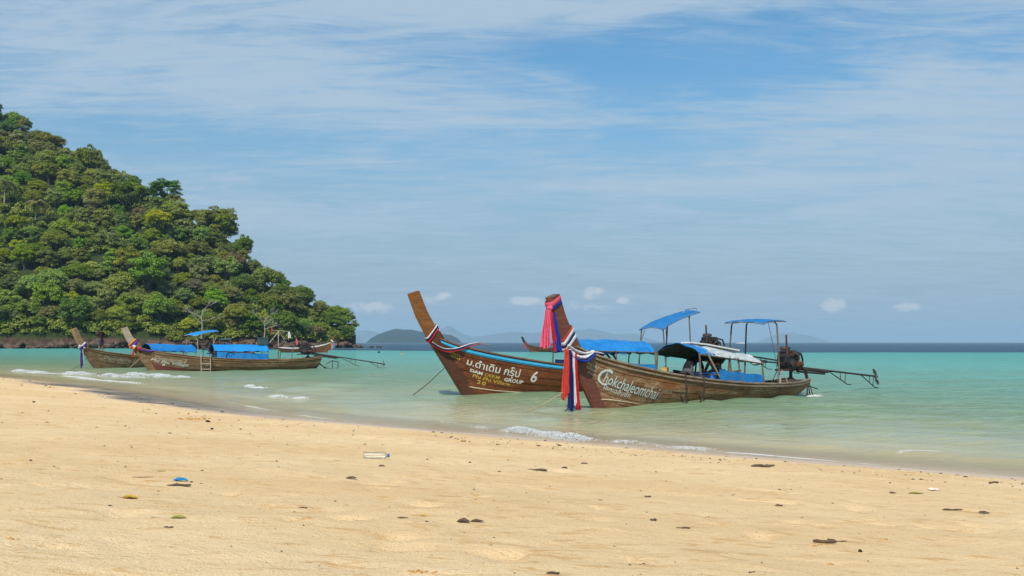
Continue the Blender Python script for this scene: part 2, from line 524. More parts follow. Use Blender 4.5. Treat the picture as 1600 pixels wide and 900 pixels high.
M['cloth_grey'] = surf('charcoal shorts', (0.055, 0.055, 0.058), (0.10, 0.10, 0.105), 6, rough=0.6, spec=0.25)
M['cloth_blue'] = surf('blue shirt cloth', (0.02, 0.08, 0.42), (0.02, 0.06, 0.32), 8, rough=0.85)
def stripes_mat():
    m, t, out = new_mat('rust shirt with white and teal stripes')
    co = t.n('ShaderNodeTexCoord').outputs['Object']
    s = t.n('ShaderNodeSeparateXYZ', inp={0: co})
    h = t.math('ADD', s.outputs[2], t.math('MULTIPLY', s.outputs[0], -0.55))
    col = (0.34, 0.085, 0.045)
    a = t.math('LESS_THAN', t.math('ABSOLUTE', t.math('SUBTRACT', h, 0.60)), 0.016)
    b = t.math('LESS_THAN', t.math('ABSOLUTE', t.math('SUBTRACT', h, 0.52)), 0.026)
    c = t.mix(a, col, (0.55, 0.48, 0.42)); c = t.mix(b, c, (0.10, 0.42, 0.42))
    t.link(principled(t, c, 0.85, 0.1).outputs[0], out.inputs[0])
    return m
M['cloth_stripe'] = stripes_mat()

def P(px, py, d):
    """point seen at photograph pixel (px, py) at depth d in metres"""
    return Vector(((px - 800) / FPX * d, d, EYE + (HOR - py) / FPX * d))
def sea_pt(px, py):
    d = EYE * FPX / (py - HOR)
    return Vector(((px - 800) / FPX * d, d, 0.0))
# ================================================================== shoreline
_ctrl = [(-230, 190), (-120, 120), (-62, 81), (-40, 64.5), (-25, 49.0), (-14.2, 36.0), (-6.3, 24.3), (0, 18.4), (6.6, 12.8), (12.5, 7.2), (22, -3), (45, -28), (110, -90)]
def catmull(pts, n=10):
    out = []
    for i in range(len(pts) - 1):
        p0 = np.array(pts[max(i - 1, 0)], float); p1 = np.array(pts[i], float); p2 = np.array(pts[i + 1], float); p3 = np.array(pts[min(i + 2, len(pts) - 1)], float)
        for k in range(n):
            t = k / n
            out.append(0.5 * ((2 * p1) + (-p0 + p2) * t + (2 * p0 - 5 * p1 + 4 * p2 - p3) * t * t + (-p0 + 3 * p1 - 3 * p2 + p3) * t ** 3))
    out.append(np.array(pts[-1], float))
    return np.array(out)
SHORE = catmull(_ctrl, 8)
def offshore(x, y):
    """signed distance to the shoreline, positive over the sea, and arc position"""
    x = np.asarray(x, float).ravel(); y = np.asarray(y, float).ravel()
    best = np.full(x.shape, 1e18); sgn = np.ones(x.shape); arc = np.zeros(x.shape)
    s0 = 0.0
    for i in range(len(SHORE) - 1):
        a = SHORE[i]; b = SHORE[i + 1]; d = b - a; L2 = d @ d; L = math.sqrt(L2)
        t = np.clip(((x - a[0]) * d[0] + (y - a[1]) * d[1]) / L2, 0, 1)
        qx = a[0] + t * d[0] - x; qy = a[1] + t * d[1] - y
        dd = qx * qx + qy * qy
        cr = d[0] * (y - a[1]) - d[1] * (x - a[0])
        m = dd < best
        best = np.where(m, dd, best); sgn = np.where(m, np.where(cr > 0, 1.0, -1.0), sgn); arc = np.where(m, s0 + t * L, arc)
        s0 += L
    return np.sqrt(best) * sgn, arc

def sand_z(x, y, s=None, detail=True):
    x = np.asarray(x, float).ravel(); y = np.asarray(y, float).ravel()
    if s is None:
        s, _ = offshore(x, y)
    s = s + 0.5 * fbm(x * 0.25, y * 0.25, 3, 5) * 1.0
    e = -s
    up = np.where(e < 12, 0.085 * e, 0.085 * 12 + (1 - np.exp(-(np.maximum(e, 12) - 12) * 0.085 / 0.5)) * 0.5)
    dn = np.where(e < -12, -0.6 - (np.minimum(e, -12) + 12) * -0.02, 0.05 * e)
    z = np.where(e > 0, up, dn)
    z = z + np.where(e > 0, 0.0, 0.0)
    if detail:
        k = np.clip((e - 0.2) / 1.5, 0, 1)
        z = z + k * (0.060 * fbm(x * 0.55, y * 0.55, 3, 11) + 0.030 * fbm(x * 2.1, y * 2.3, 3, 23) + 0.016 * np.maximum(fbm(x * 3.3, y * 6.0, 3, 31) * 2, 0.1))
        pits = np.maximum(fbm(x * 4.2, y * 4.2, 2, 47) - 0.20, 0) * 0.16
        z = z - k * pits
    return z

# ------------------------------------------------------------------ sand
def sand_material():
    m, t, out = new_mat('golden beach sand')
    geo = t.n('ShaderNodeNewGeometry')
    co = geo.outputs['Position']
    wet = t.n('ShaderNodeAttribute', attribute_name='wet').outputs['Fac']
    big = t.noise(t.mapping(co, (0.35, 0.5, 1)), 1.0, 5, 0.6)
    base = t.mix(t.rng(big, 0.32, 0.68), (0.720, 0.505, 0.262), (0.800, 0.590, 0.335))
    streak = t.noise(t.mapping(co, (1.6, 3.9, 1)), 2.6, 9, 0.74, 0.9)
    base = t.mix(t.rng(streak, 0.52, 0.66, 0.0, 0.85), base, (0.560, 0.310, 0.100))  # orange-brown dashes: shading of small sand lumps painted into the colour
    patch = t.noise(t.mapping(co, (1.6, 4.0, 1), (3, 5, 0)), 1.3, 6, 0.6, 0.4)
    base = t.mix(t.rng(patch, 0.60, 0.72, 0.0, 0.5), base, (0.48, 0.26, 0.085))
    g1 = t.noise(co, 210, 2, 0.7)
    base = t.mix(t.rng(g1, 0.53, 0.70, 0.0, 0.65), base, (0.42, 0.24, 0.095))
    base = t.mix(t.rng(g1, 0.28, 0.42, 0.5, 0.0), base, (0.80, 0.62, 0.36))
    g2 = t.noise(co, 46, 3, 0.75)
    base = t.mix(t.rng(g2, 0.58, 0.72, 0.0, 0.6), base, (0.45, 0.26, 0.095))
    spk = t.n('ShaderNodeTexVoronoi', inp={'Vector': co, 'Scale': 30.0})
    sp = t.math('LESS_THAN', spk.outputs['Distance'], 0.085)
    base = t.mix(t.math('MULTIPLY', sp, 0.7), base, (0.10, 0.06, 0.035))
    wetc = t.mix(1.0, base, (0.90, 0.86, 0.93), 'MULTIPLY')
    col = t.mix(t.math('MINIMUM', wet, 1.0), base, wetc)
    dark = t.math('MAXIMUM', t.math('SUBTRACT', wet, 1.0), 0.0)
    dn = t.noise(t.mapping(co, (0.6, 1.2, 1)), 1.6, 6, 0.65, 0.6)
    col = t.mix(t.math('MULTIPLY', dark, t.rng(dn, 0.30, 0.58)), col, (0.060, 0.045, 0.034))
    h = t.math('ADD', t.math('MULTIPLY', g2, 0.6), t.math('ADD', t.math('MULTIPLY', g1, 0.25), t.math('MULTIPLY', streak, 0.9)))
    dry = t.math('SUBTRACT', 1.0, t.math('MINIMUM', wet, 1.0))
    bp = t.n('ShaderNodeBump', inp={'Height': h, 'Strength': t.math('MULTIPLY', dry, 0.8), 'Distance': 0.022}).outputs[0]
    ro = t.math('SUBTRACT', 0.95, t.math('MULTIPLY', t.math('MINIMUM', wet, 1.0), 0.65))
    p = principled(t, col, ro, t.math('ADD', 0.1, t.math('MULTIPLY', t.math('MINIMUM', wet, 1.0), 0.35)), 0, bp)
    t.link(p.outputs[0], out.inputs[0])
    return m
def axis_sinh(a, b, step, growth):
    k = growth
    fa = math.asinh(abs(a) * k / step) / k; fb = math.asinh(abs(b) * k / step) / k
    j = np.arange(-int(fa), int(fb) + 2)
    return step / k * np.sinh(j * k)
def build_sand():
    ys = [-45, -30, -20, -13, -8, -5, -3, -1.5, -0.6]
    y = 0.2
    while y < 95:
        ys.append(y); y += max(0.045, y * 0.0105)
    ys = np.array(ys)
    xs = axis_sinh(-75, 60, 0.035, 0.0125)
    X, Y = np.meshgrid(xs, ys)
    x = X.ravel(); y = Y.ravel()
    s, arc = offshore(x, y)
    z = sand_z(x, y, s)
    far = np.clip((y - 9) / 10, 0, 1)
    n, m = X.shape
    idx = np.arange(n * m).reshape(n, m)
    q = np.stack([idx[:-1, :-1].ravel(), idx[:-1, 1:].ravel(), idx[1:, 1:].ravel(), idx[1:, :-1].ravel()], 1)
    keep = (s[q].max(1) < 14)
    q = q[keep]
    used = np.unique(q)
    re = np.full(n * m, -1); re[used] = np.arange(len(used))
    q = re[q]
    V = np.stack([x, y, z], 1)[used]
    o = mesh_np('beach_sand', V, q, sand_material(), smooth=True)
    s2 = s[used]; x2 = x[used]; y2 = y[used]
    edge = 0.85 + 1.5 * np.maximum(fbm(x2 * 0.3, y2 * 0.3, 3, 71), -0.2) + 0.5 * np.clip((x2 - 2) / 8, 0, 1)
    wet = np.clip((s2 + edge) / 0.35, 0, 1)
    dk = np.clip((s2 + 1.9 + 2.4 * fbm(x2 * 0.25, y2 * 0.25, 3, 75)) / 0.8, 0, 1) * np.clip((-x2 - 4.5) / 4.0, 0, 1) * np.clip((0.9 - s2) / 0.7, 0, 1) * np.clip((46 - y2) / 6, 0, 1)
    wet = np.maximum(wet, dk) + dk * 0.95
    at = o.data.attributes.new('wet', 'FLOAT', 'POINT')
    at.data.foreach_set('value', wet.astype(np.float32))
    tag(o, kind='structure')
    return o
build_sand()

def ground(px, py):
    """where the view ray of a photograph pixel meets the dry sand"""
    d = np.geomspace(2.2, 60, 1500)
    x = (px - 800) / FPX * d
    zr = EYE + (HOR - py) / FPX * d
    zs = sand_z(x, d)
    i = int(np.argmax(zr < zs))
    return Vector((x[i], d[i], zs[i]))

# ------------------------------------------------------------------ sea
BOATS_AT = []
def sea_height(x, y, s, arc):
    d = np.sqrt(x * x + y * y)
    amp = np.clip(1.15 - d / 260, 0.0, 1) * np.clip((s + 0.2) / 5, 0.05, 1)
    w = 0
    rr = np.random.default_rng(3)
    for i in range(16):
        lam = 0.7 * 1.27 ** i
        ang = R(rr.uniform(-50, 50)) + R(228)
        k = 2 * PI / lam
        fade = np.clip(lam / (0.016 * d + 0.05) - 1.2, 0, 1)
        w = w + (0.0055 * lam ** 0.30 + 0.011 * math.exp(-(math.log(lam / 2.6) / 0.55) ** 2)) * np.sin(k * (x * math.cos(ang) + y * math.sin(ang)) + rr.uniform(0, 6.28) + 2.5 * fbm(x * 0.08 / lam ** 0.3, y * 0.08 / lam ** 0.3, 2, i)) * fade
    z = w * amp
    # the low breakers just off the sand
    br = np.clip(0.55 + 1.6 * fbm(arc * 0.09, s * 0.0 + 3.3, 2, 81), 0, 1)
    c1 = 1.55 + 0.9 * fbm(arc * 0.11, s * 0, 2, 83)
    z = z + 0.085 * br * np.exp(-((s - c1) / np.where(s < c1, 0.22, 0.55)) ** 2)
    c2 = 5.2 + 2.0 * fbm(arc * 0.06, s * 0 + 9, 2, 85)
    z = z + 0.035 * np.exp(-((s - c2) / np.where(s < c2, 0.5, 0.9)) ** 2)
    c3 = 10.5 + 3.0 * fbm(arc * 0.05, s * 0 + 5, 2, 87)
    z = z + 0.02 * np.exp(-((s - c3) / 1.1) ** 2)
    return z
def sea_material():
    m, t, out = new_mat('clear tropical sea water')
    geo = t.n('ShaderNodeNewGeometry')
    co = geo.outputs['Position']
    s = t.n('ShaderNodeAttribute', attribute_name='offshore').outputs['Fac']
    reef = t.n('ShaderNodeAttribute', attribute_name='reef').outputs['Fac']
    pn = t.noise(t.mapping(co, (0.16, 0.22, 1)), 1.0, 5, 0.6, 0.5)
    sj = t.math('MULTIPLY', s, t.rng(pn, 0.25, 0.75, 0.6, 1.45, smooth=False))
    ls = t.math('DIVIDE', t.math('LOGARITHM', t.math('ADD', t.math('MAXIMUM', sj, 0.0), 1.0), 2.718), 6.0)
    # stops: ln(1+s)/6
    def st(sm): return math.log(1 + sm) / 6.0
    col = t.ramp(ls, [(0.0, (0.64, 0.50, 0.30)), (st(1.2), (0.54, 0.46, 0.26)), (st(4), (0.34, 0.33, 0.175)), (st(11), (0.205, 0.285, 0.155)), (st(26), (0.145, 0.295, 0.195)),
                      (st(60), (0.115, 0.355, 0.295)), (st(140), (0.080, 0.32, 0.285)), (1.0, (0.06, 0.28, 0.29))])
    spot = t.noise(t.mapping(co, (0.10, 0.22, 1), (2, 7, 0)), 1.0, 6, 0.62, 0.6)
    col = t.mix(t.math('MULTIPLY', t.rng(spot, 0.55, 0.70), t.rng(s, 2.0, 9.0, 0.0, 0.42)), col, (0.15, 0.24, 0.12))
    deep = t.noise(t.mapping(co, (0.02, 0.05, 1)), 1.0, 5, 0.6, 0.4)
    rf = t.rng(t.math('ADD', reef, t.math('MULTIPLY', t.math('SUBTRACT', deep, 0.5), 0.5)), 0.40, 0.62)
    col = t.mix(rf, col, (0.034, 0.080, 0.122))
    # ripples
    r1 = t.noise(t.mapping(co, (0.9, 1.3, 1)), 2.6, 5, 0.62, 0.5)
    r2 = t.noise(t.mapping(co, (0.16, 0.34, 1)), 2.1, 6, 0.62, 0.4)
    r3 = t.noise(t.mapping(co, (2.6, 4.6, 1)), 2.2, 3, 0.6, 0.3)
    h = t.math('ADD', t.math('ADD', t.math('MULTIPLY', r1, 0.62), t.math('MULTIPLY', r3, 0.14)), r2)
    amp = t.rng(s, 0.3, 14.0, 0.05, 0.34)
    nb = t.n('ShaderNodeBump', inp={'Height': h, 'Strength': 1.0, 'Distance': amp}).outputs[0]
    body = t.n('ShaderNodeBsdfDiffuse', inp={'Color': col, 'Normal': nb})
    # very shallow water lets the sand show
    lp = t.rng(s, 0.0, 2.6, 0.85, 0.0)
    clr = t.n('ShaderNodeBsdfTransparent', inp={'Color': (0.95, 0.97, 0.955, 1)})
    bd = t.n('ShaderNodeMixShader', inp={0: lp, 1: body.outputs[0], 2: clr.outputs[0]})
    gl = t.n('ShaderNodeBsdfGlossy', inp={'Color': (1, 1, 1, 1), 'Roughness': 0.07, 'Normal': nb})
    fr = t.n('ShaderNodeFresnel', inp={'IOR': 1.33, 'Normal': nb}).outputs[0]
    fac = t.math('MULTIPLY', t.math('MULTIPLY', t.math('MINIMUM', fr, 0.8), t.rng(s, 30.0, 140.0, 1.0, 0.5)), t.rng(s, 0.0, 5.0, 0.5, 1.0))
    mx = t.n('ShaderNodeMixShader', inp={0: fac, 1: bd.outputs[0], 2: gl.outputs[0]})
    t.link(mx.outputs[0], out.inputs[0])
    return m
FAR = 16000.0
def build_sea():
    ys = []
    y = 3.0
    while y < 95:
        ys.append(y); y += max(0.05, y * 0.0078)
    while y < FAR:
        ys.append(y); y *= 1.05
    ys.append(FAR)
    ys = np.array([-400, -100, -30, -6.0] + ys)
    xs = axis_sinh(-FAR, FAR, 0.075, 0.0205)
    X, Y = np.meshgrid(xs, ys)
    x = X.ravel(); y = Y.ravel()
    s, arc = offshore(x, y)
    z = sea_height(x, y, s, arc)
    n, m = X.shape
    idx = np.arange(n * m).reshape(n, m)
    q = np.stack([idx[:-1, :-1].ravel(), idx[:-1, 1:].ravel(), idx[1:, 1:].ravel(), idx[1:, :-1].ravel()], 1)
    q = q[s[q].max(1) > -0.6]
    used = np.unique(q)
    re = np.full(n * m, -1); re[used] = np.arange(len(used))
    q = re[q]
    V = np.stack([x, y, z], 1)[used]
    o = mesh_np('sea', V, q, sea_material(), smooth=True)
    a = o.data.attributes.new('offshore', 'FLOAT', 'POINT'); a.data.foreach_set('value', s[used].astype(np.float32))
    xx = x[used]; yy = y[used]
    edge = 172 + np.clip(-(xx - 15) * 0.9, 0, 120)           # the drop-off lies farther out towards the headland
    rf = np.clip((yy - edge) / 60 + 0.5, 0, 1)
    b = o.data.attributes.new('reef', 'FLOAT', 'POINT'); b.data.foreach_set('value', rf.astype(np.float32))
    tag(o, kind='structure')
build_sea()

# ------------------------------------------------------------------ foam of the small breakers
def foam_material():
    m, t, out = new_mat('white sea foam')
    geo = t.n('ShaderNodeNewGeometry')
    n = t.noise(geo.outputs['Position'], 26, 5, 0.7)
    col = t.mix(t.rng(n, 0.35, 0.65), (0.62, 0.66, 0.66), (0.86, 0.87, 0.86))
    p = principled(t, col, 0.6, 0.3, 0, bump(t, n, 0.8, 0.03))
    mx = t.n('ShaderNodeMixShader', inp={0: 0.25, 1: p.outputs[0], 2: t.n('ShaderNodeBsdfTransparent').outputs[0]})
    t.link(mx.outputs[0], out.inputs[0])
    return m
M['foam'] = foam_material()
def foam(pts, width, h, seed, n, size):
    """ragged crest of a small breaker: a heap of little froth clots along a line on the water"""
    rr = np.random.default_rng(seed)
    path = catmull([(p.x, p.y) for p in (sea_pt(*q) for q in pts)], 12)
    seg = np.linalg.norm(np.diff(path, axis=0), axis=1); L = seg.sum(); cum = np.concatenate([[0], np.cumsum(seg)])
    u = rr.uniform(0, 1, n * 3)
    thick = np.clip(0.25 + 1.9 * fbm(u * L * 0.9, u * 0 + seed, 3, seed), 0.03, 1) * np.minimum(1, np.minimum(u, 1 - u) / 0.12)
    k = rr.random(n * 3) < thick; u = u[k][:n]; thick = thick[k][:n]; n = len(u)
    cx = np.interp(u * L, cum, path[:, 0]); cyy = np.interp(u * L, cum, path[:, 1])
    tx = np.interp(u * L + .05, cum, path[:, 0]) - np.interp(u * L - .05, cum, path[:, 0]); ty = np.interp(u * L + .05, cum, path[:, 1]) - np.interp(u * L - .05, cum, path[:, 1]); tl = np.hypot(tx, ty) + 1e-9
    v = np.clip(rr.normal(0, .42, n), -1, 1)
    x = cx - ty / tl * v * width / 2; y = cyy + tx / tl * v * width / 2
    s, arc = offshore(x, y)
    z = np.maximum(sea_height(x, y, s, arc), sand_z(x, y, s, False)) + h * thick * (1 - v * v) * rr.random(n) ** 1.3
    sz = size * rr.uniform(.35, 1.2, n) * (.5 + .5 * thick)
    ph = (1 + 5 ** .5) / 2
    ico = np.array([(-1, ph, 0), (1, ph, 0), (-1, -ph, 0), (1, -ph, 0), (0, -1, ph), (0, 1, ph), (0, -1, -ph), (0, 1, -ph), (ph, 0, -1), (ph, 0, 1), (-ph, 0, -1), (-ph, 0, 1)]) / 1.9
    fc = np.array([(0, 11, 5), (0, 5, 1), (0, 1, 7), (0, 7, 10), (0, 10, 11), (1, 5, 9), (5, 11, 4), (11, 10, 2), (10, 7, 6), (7, 1, 8), (3, 9, 4), (3, 4, 2), (3, 2, 6), (3, 6, 8), (3, 8, 9), (4, 9, 5), (2, 4, 11), (6, 2, 10), (8, 6, 7), (9, 8, 1)])
    V = np.stack([x, y, z], 1)[:, None] + ico[None] * sz[:, None, None] * rr.uniform(.6, 1.3, (n, 1, 3)) * np.array([1.3, 1.3, .8])
    F = (np.arange(n)[:, None, None] * 12 + fc[None]).reshape(-1, 3)
    o = mesh_np('wave_foam', V.reshape(-1, 3), F, M['foam'], smooth=True)
    tag(o, kind='stuff')
for i, (pts, w, h, n, sz) in enumerate((
        ([(788, 671), (850, 679), (925, 690)], 0.60, 0.12, 3000, .014), ([(936, 688), (985, 691), (1050, 699), (1118, 703)], 0.56, 0.14, 3200, .014),
        ([(12, 579), (70, 583), (140, 586), (190, 588), (240, 591)], 0.9, 0.20, 4200, .036), ([(90, 586), (160, 594), (230, 600)], 0.7, 0.05, 1300, .030),
        ([(425, 618), (450, 620), (480, 621)], 0.5, 0.08, 900, .024), ([(1395, 712), (1430, 712), (1470, 713)], 0.14, 0.015, 420, .007),
        ([(1232, 613), (1255, 617), (1282, 616)], 0.6, 0.05, 420, .024), ([(385, 603), (412, 607)], 0.5, 0.05, 300, .028), ([(195, 584), (250, 588), (300, 592)], 0.9, 0.18, 2600, .036),
        ([(330, 622), (420, 640), (520, 655), (640, 668), (760, 681)], 0.16, 0.01, 1500, .011), ([(640, 659), (700, 663), (770, 670)], 0.3, 0.02, 500, .012),
        ([(1110, 705), (1200, 712), (1320, 722), (1450, 733), (1590, 745)], 0.10, 0.008, 1300, .007))):
    foam(pts, w, h, 20 + i * 7, n, sz)

# ------------------------------------------------------------------ headland
_sky = [(-420, 60), (-250, 95), (-100, 140), (0, 170), (40, 185), (75, 205), (100, 228), (160, 242), (200, 268), (260, 276), (290, 300), (330, 308), (370, 335), (400, 385), (430, 400), (470, 420), (500, 436), (520, 462), (535, 482), (546, 512), (556, 532)]
_sx = np.array([p[0] for p in _sky], float); _se = HOR - np.array([p[1] for p in _sky], float)
def hill_prof(p):
    e = np.maximum(np.interp(p, _sx, _se) - np.interp(p, [-400, 0, 150, 330, 470, 520, 556], [22, 22, 32, 56, 56, 52, 0]), 0.5) / FPX
    db = np.interp(p, [-420, 0, 250, 450, 556], [255, 283, 292, 312, 335])
    h = (e * db + EYE) / (1 - 1.25 * e)
    dr = db + 1.25 * h + 8
    return db, dr, np.maximum(h, 1.2)
def hill_pt(p, q):
    """p = photograph column, q = 0 at the rocks, 1 on the crest, 2 behind it"""
    p = np.asarray(p, float); q = np.asarray(q, float)
    db, dr, h = hill_prof(p)
    d = db + (dr - db) * q
    zf = h * (0.82 * q + 0.18 * q * (2 - q)) 
    zb = h * np.clip(1 - (q - 1) * 0.8, 0, 1)
    z = np.where(q <= 1, zf, zb)
    x = (p - 800) / FPX * d
    shelf = np.clip(q / 0.035, 0, 1)
    z = z + shelf * (2.0 + 3.0 * fbm(x * 0.05, d * 0.05, 3, 91)) * np.clip(1.0 - np.maximum(q - 1, 0), 0, 1)
    z = np.where(q <= 0, -1.0 + q * 2, z)
    return x, d, z
def hill_material():
    m, t, out = new_mat('forest floor and rock')
    co = t.n('ShaderNodeNewGeometry').outputs['Position']
    n = t.noise(co, 0.35, 7, 0.65)
    z = t.n('ShaderNodeSeparateXYZ', inp={0: co}).outputs[2]
    green = t.mix(t.rng(n, 0.35, 0.65), (0.020, 0.034, 0.010), (0.045, 0.062, 0.018))
    rock = t.mix(t.rng(t.noise(co, 0.8, 7, 0.7), 0.35, 0.65), (0.045, 0.030, 0.022), (0.12, 0.075, 0.050))
    c = t.mix(t.rng(t.math('ADD', z, t.math('MULTIPLY', n, 3.0)), 3.6, 5.2), rock, green)
    t.link(principled(t, c, 0.9, 0.1, 0, bump(t, t.noise(co, 1.6, 6, 0.7), 1.0, 0.6)).outputs[0], out.inputs[0])
    return m
def build_hill():
    ps = np.concatenate([np.linspace(-420, 480, 150), np.linspace(484, 556, 26)])
    qs = np.concatenate([[-0.05], np.linspace(0, 0.08, 10), np.linspace(0.1, 1, 46), np.linspace(1.1, 2.2, 12)])
    PX, Q = np.meshgrid(ps, qs)
    x, y, z = hill_pt(PX.ravel(), Q.ravel())
    rough = np.clip(Q.ravel() / 0.02, 0, 1) * np.clip((0.16 - Q.ravel()) / 0.1, 0, 1)
    z = z + rough * 2.2 * fbm(x * 0.28, y * 0.28, 4, 95) + rough * 0.4
    n, m = PX.shape
    idx = np.arange(n * m).reshape(n, m)
    q = np.stack([idx[:-1, :-1].ravel(), idx[:-1, 1:].ravel(), idx[1:, 1:].ravel(), idx[1:, :-1].ravel()], 1)
    o = mesh_np('headland', np.stack([x, y, z], 1), q, hill_material(), smooth=True)
    tag(o, kind='structure')
build_hill()

# boulders along the foot of the headland
M['rock'] = surf('dark brown shore rock', (0.075, 0.050, 0.036), (0.16, 0.10, 0.066), 0.9, rough=0.85, bmp=0.9, bscale=3.0, bdist=0.4)
def build_rocks():
    protos = []
    for k in range(6):
        mb = MB(); mb.blob((0, 0, 0), 1.0, 100 + k, 0.26, 2, (1.2, 1.0, 0.75))
        bm_o = mb.build('shore_rock', M['rock'])
        protos.append(bm_o.data); bpy.data.objects.remove(bm_o)
    rr = random.Random(5)
    n = 0
    for i in range(120):
        p = rr.uniform(-60, 552) if i > 34 else rr.uniform(440, 596)
        q = rr.uniform(0.0, 0.05)
        x, y, z = hill_pt(min(p, 556), q)
        sz = rr.uniform(0.5, 1.7) if i > 34 else rr.uniform(0.5, 1.5)
        if p > 552:
            d = 330 + rr.uniform(-6, 4); x = (p - 800) / FPX * d; y = d; z = 0; sz = 0.9 * (1 - (p - 552) / 70)
        else:
            y = float(y) - rr.uniform(0, 3.5)
        o = bpy.data.objects.new('shore_rock', protos[i % 6])
        o.location = (float(x), float(y), 0.15 + rr.uniform(0, 1.4) * (1 if p < 545 else 0.1)); o.scale = (sz * rr.uniform(0.8, 1.5), sz, sz * rr.uniform(0.6, 1.1)); o.rotation_euler = (rr.uniform(-.4, .4), rr.uniform(-.4, .4), rr.uniform(0, 6.28))
        link(o); tag(o, ('large' if sz > 1.1 else 'small') + ' dark brown boulder at the foot of the headland, ' + ('by the left edge' if p < 100 else 'behind the leftmost boat' if p < 200 else 'behind the left blue awning' if p < 320 else 'behind the bright blue canopy' if p < 430 else 'behind the far white-edged boat' if p < 530 else 'at its tip'), 'rock', 'boulders at the foot of the headland')
build_rocks()

# ------------------------------------------------------------------ trees
def leaf_mat(name, c_a, c_b, hue=0.03):
    m, t, out = new_mat(name)
    oi = t.n('ShaderNodeObjectInfo').outputs['Random']
    geo = t.n('ShaderNodeNewGeometry')
    n = t.noise(geo.outputs['Position'], 0.55, 4, 0.6)
    rp = geo.outputs['Random Per Island']
    f = t.math('ADD', t.math('MULTIPLY', n, 0.7), t.math('MULTIPLY', rp, 0.5))
    c = t.mix(t.rng(f, 0.30, 0.80), c_a, c_b)
    hs = t.n('ShaderNodeHueSaturation', inp={'Hue': t.rng(oi, 0, 1, 0.5 - hue, 0.5 + hue, smooth=False), 'Saturation': t.rng(t.math('FRACT', t.math('MULTIPLY', oi, 7.3)), 0, 1, 0.80, 1.12, smooth=False),
                                             'Value': t.rng(t.math('FRACT', t.math('MULTIPLY', oi, 13.7)), 0, 1, 0.78, 1.22, smooth=False), 'Color': c})
    d = principled(t, hs.outputs[0], 0.6, 0.25)
    tr = t.n('ShaderNodeBsdfTranslucent', inp={'Color': t.mix(1.0, hs.outputs[0], (1.2, 1.15, 0.5), 'MULTIPLY')})
    mx = t.n('ShaderNodeMixShader', inp={0: 0.38, 1: d.outputs[0], 2: tr.outputs[0]})
    t.link(mx.outputs[0], out.inputs[0])
    return m
LEAF = {'palm': leaf_mat('palm fronds', (0.17, 0.20, 0.045), (0.30, 0.33, 0.085), 0.01),
        'deep': leaf_mat('deep green leaves', (0.066, 0.130, 0.012), (0.160, 0.250, 0.028)),
        'mid': leaf_mat('mid green leaves', (0.125, 0.200, 0.016), (0.275, 0.370, 0.036)),
        'olive': leaf_mat('olive leaves', (0.130, 0.160, 0.026), (0.270, 0.300, 0.056)),
        'lime': leaf_mat('bright lime leaves', (0.20, 0.26, 0.018), (0.38, 0.42, 0.03), 0.012),
        'brown': leaf_mat('dry brownish leaves', (0.14, 0.115, 0.050), (0.25, 0.20, 0.09)),
        'yellow': leaf_mat('yellow green leaves', (0.33, 0.34, 0.016), (0.52, 0.50, 0.025), 0.01)}
M['bark'] = surf('grey tree bark', (0.10, 0.085, 0.065), (0.055, 0.045, 0.035), 3, (2, 2, 0.6), rough=0.9)
M['bark_pale'] = surf('bleached bark', (0.36, 0.32, 0.26), (0.24, 0.21, 0.17), 3, (2, 2, 0.6), rough=0.9)
def leaves_at(pts, nrm, size, rr, asp=0.62):
    n = len(pts)
    nrm = nrm / (np.linalg.norm(nrm, axis=1, keepdims=True) + 1e-9)
    a = np.cross(nrm, rr.normal(size=(n, 3))); a /= (np.linalg.norm(a, axis=1, keepdims=True) + 1e-9)
    b = np.cross(nrm, a)
    sz = size * rr.uniform(0.6, 1.3, (n, 1))
    p0 = pts - a * sz; p1 = pts + b * sz * asp + nrm * sz * 0.18; p2 = pts + a * sz; p3 = pts - b * sz * asp + nrm * sz * 0.18
    V = np.stack([p0, p1, p2, p3], 1).reshape(-1, 3)
    F = np.arange(4 * n).reshape(n, 4)
    return V, F
def crown_pts(seed, rx, rz, zc, clumps, per, style='round'):
    rr = np.random.default_rng(seed)
    P_ = []; N_ = []
    for c in range(clumps):
        while True:
            d = rr.normal(size=3); d /= np.linalg.norm(d)
            if d[2] > (-0.45 if style != 'flat' else -0.05): break
        r = rr.uniform(0.45, 1.0) ** 0.6
        if style == 'flat':
            cc = np.array([d[0] * rx * r, d[1] * rx * r, zc + rz * (0.30 * rr.normal() + 0.6 * (1 - (d[0] ** 2 + d[1] ** 2) * r * r))])
            cr = rx * rr.uniform(0.20, 0.34); sq = 0.5
        elif style == 'layer':
            lv = rr.uniform(0, 3)
            cc = np.array([d[0] * rx * r * (1 - 0.16 * lv), d[1] * rx * r * (1 - 0.16 * lv), zc + rz * (lv / 3 * 1.7 - 0.9 + 0.16 * rr.normal())])
            cr = rx * rr.uniform(0.15, 0.32); sq = 0.5
        else:
            cc = np.array([d[0] * rx * r * 0.86, d[1] * rx * r * 0.86, zc + d[2] * rz * r * 0.86])
            cr = rx * rr.uniform(0.13, 0.30); sq = 0.75
        n = int(per * (cr / (0.3 * rx)) ** 2)
        u = rr.normal(size=(n, 3)); u /= np.linalg.norm(u, axis=1, keepdims=True)
        u[:, 2] = np.where(u[:, 2] < -0.3, -u[:, 2], u[:, 2])
        rad = cr * rr.uniform(0.55, 1.08, (n, 1))
        pts = cc + u * rad * np.array([1, 1, sq])
        # a little droop and raggedness
        pts += rr.normal(size=(n, 3)) * cr * 0.07
        P_.append(pts); N_.append(u * np.array([1, 1, 1.2]) + rr.normal(size=(n, 3)) * 0.55 + np.array([0, 0, 0.5]))
    return np.concatenate(P_), np.concatenate(N_), rr
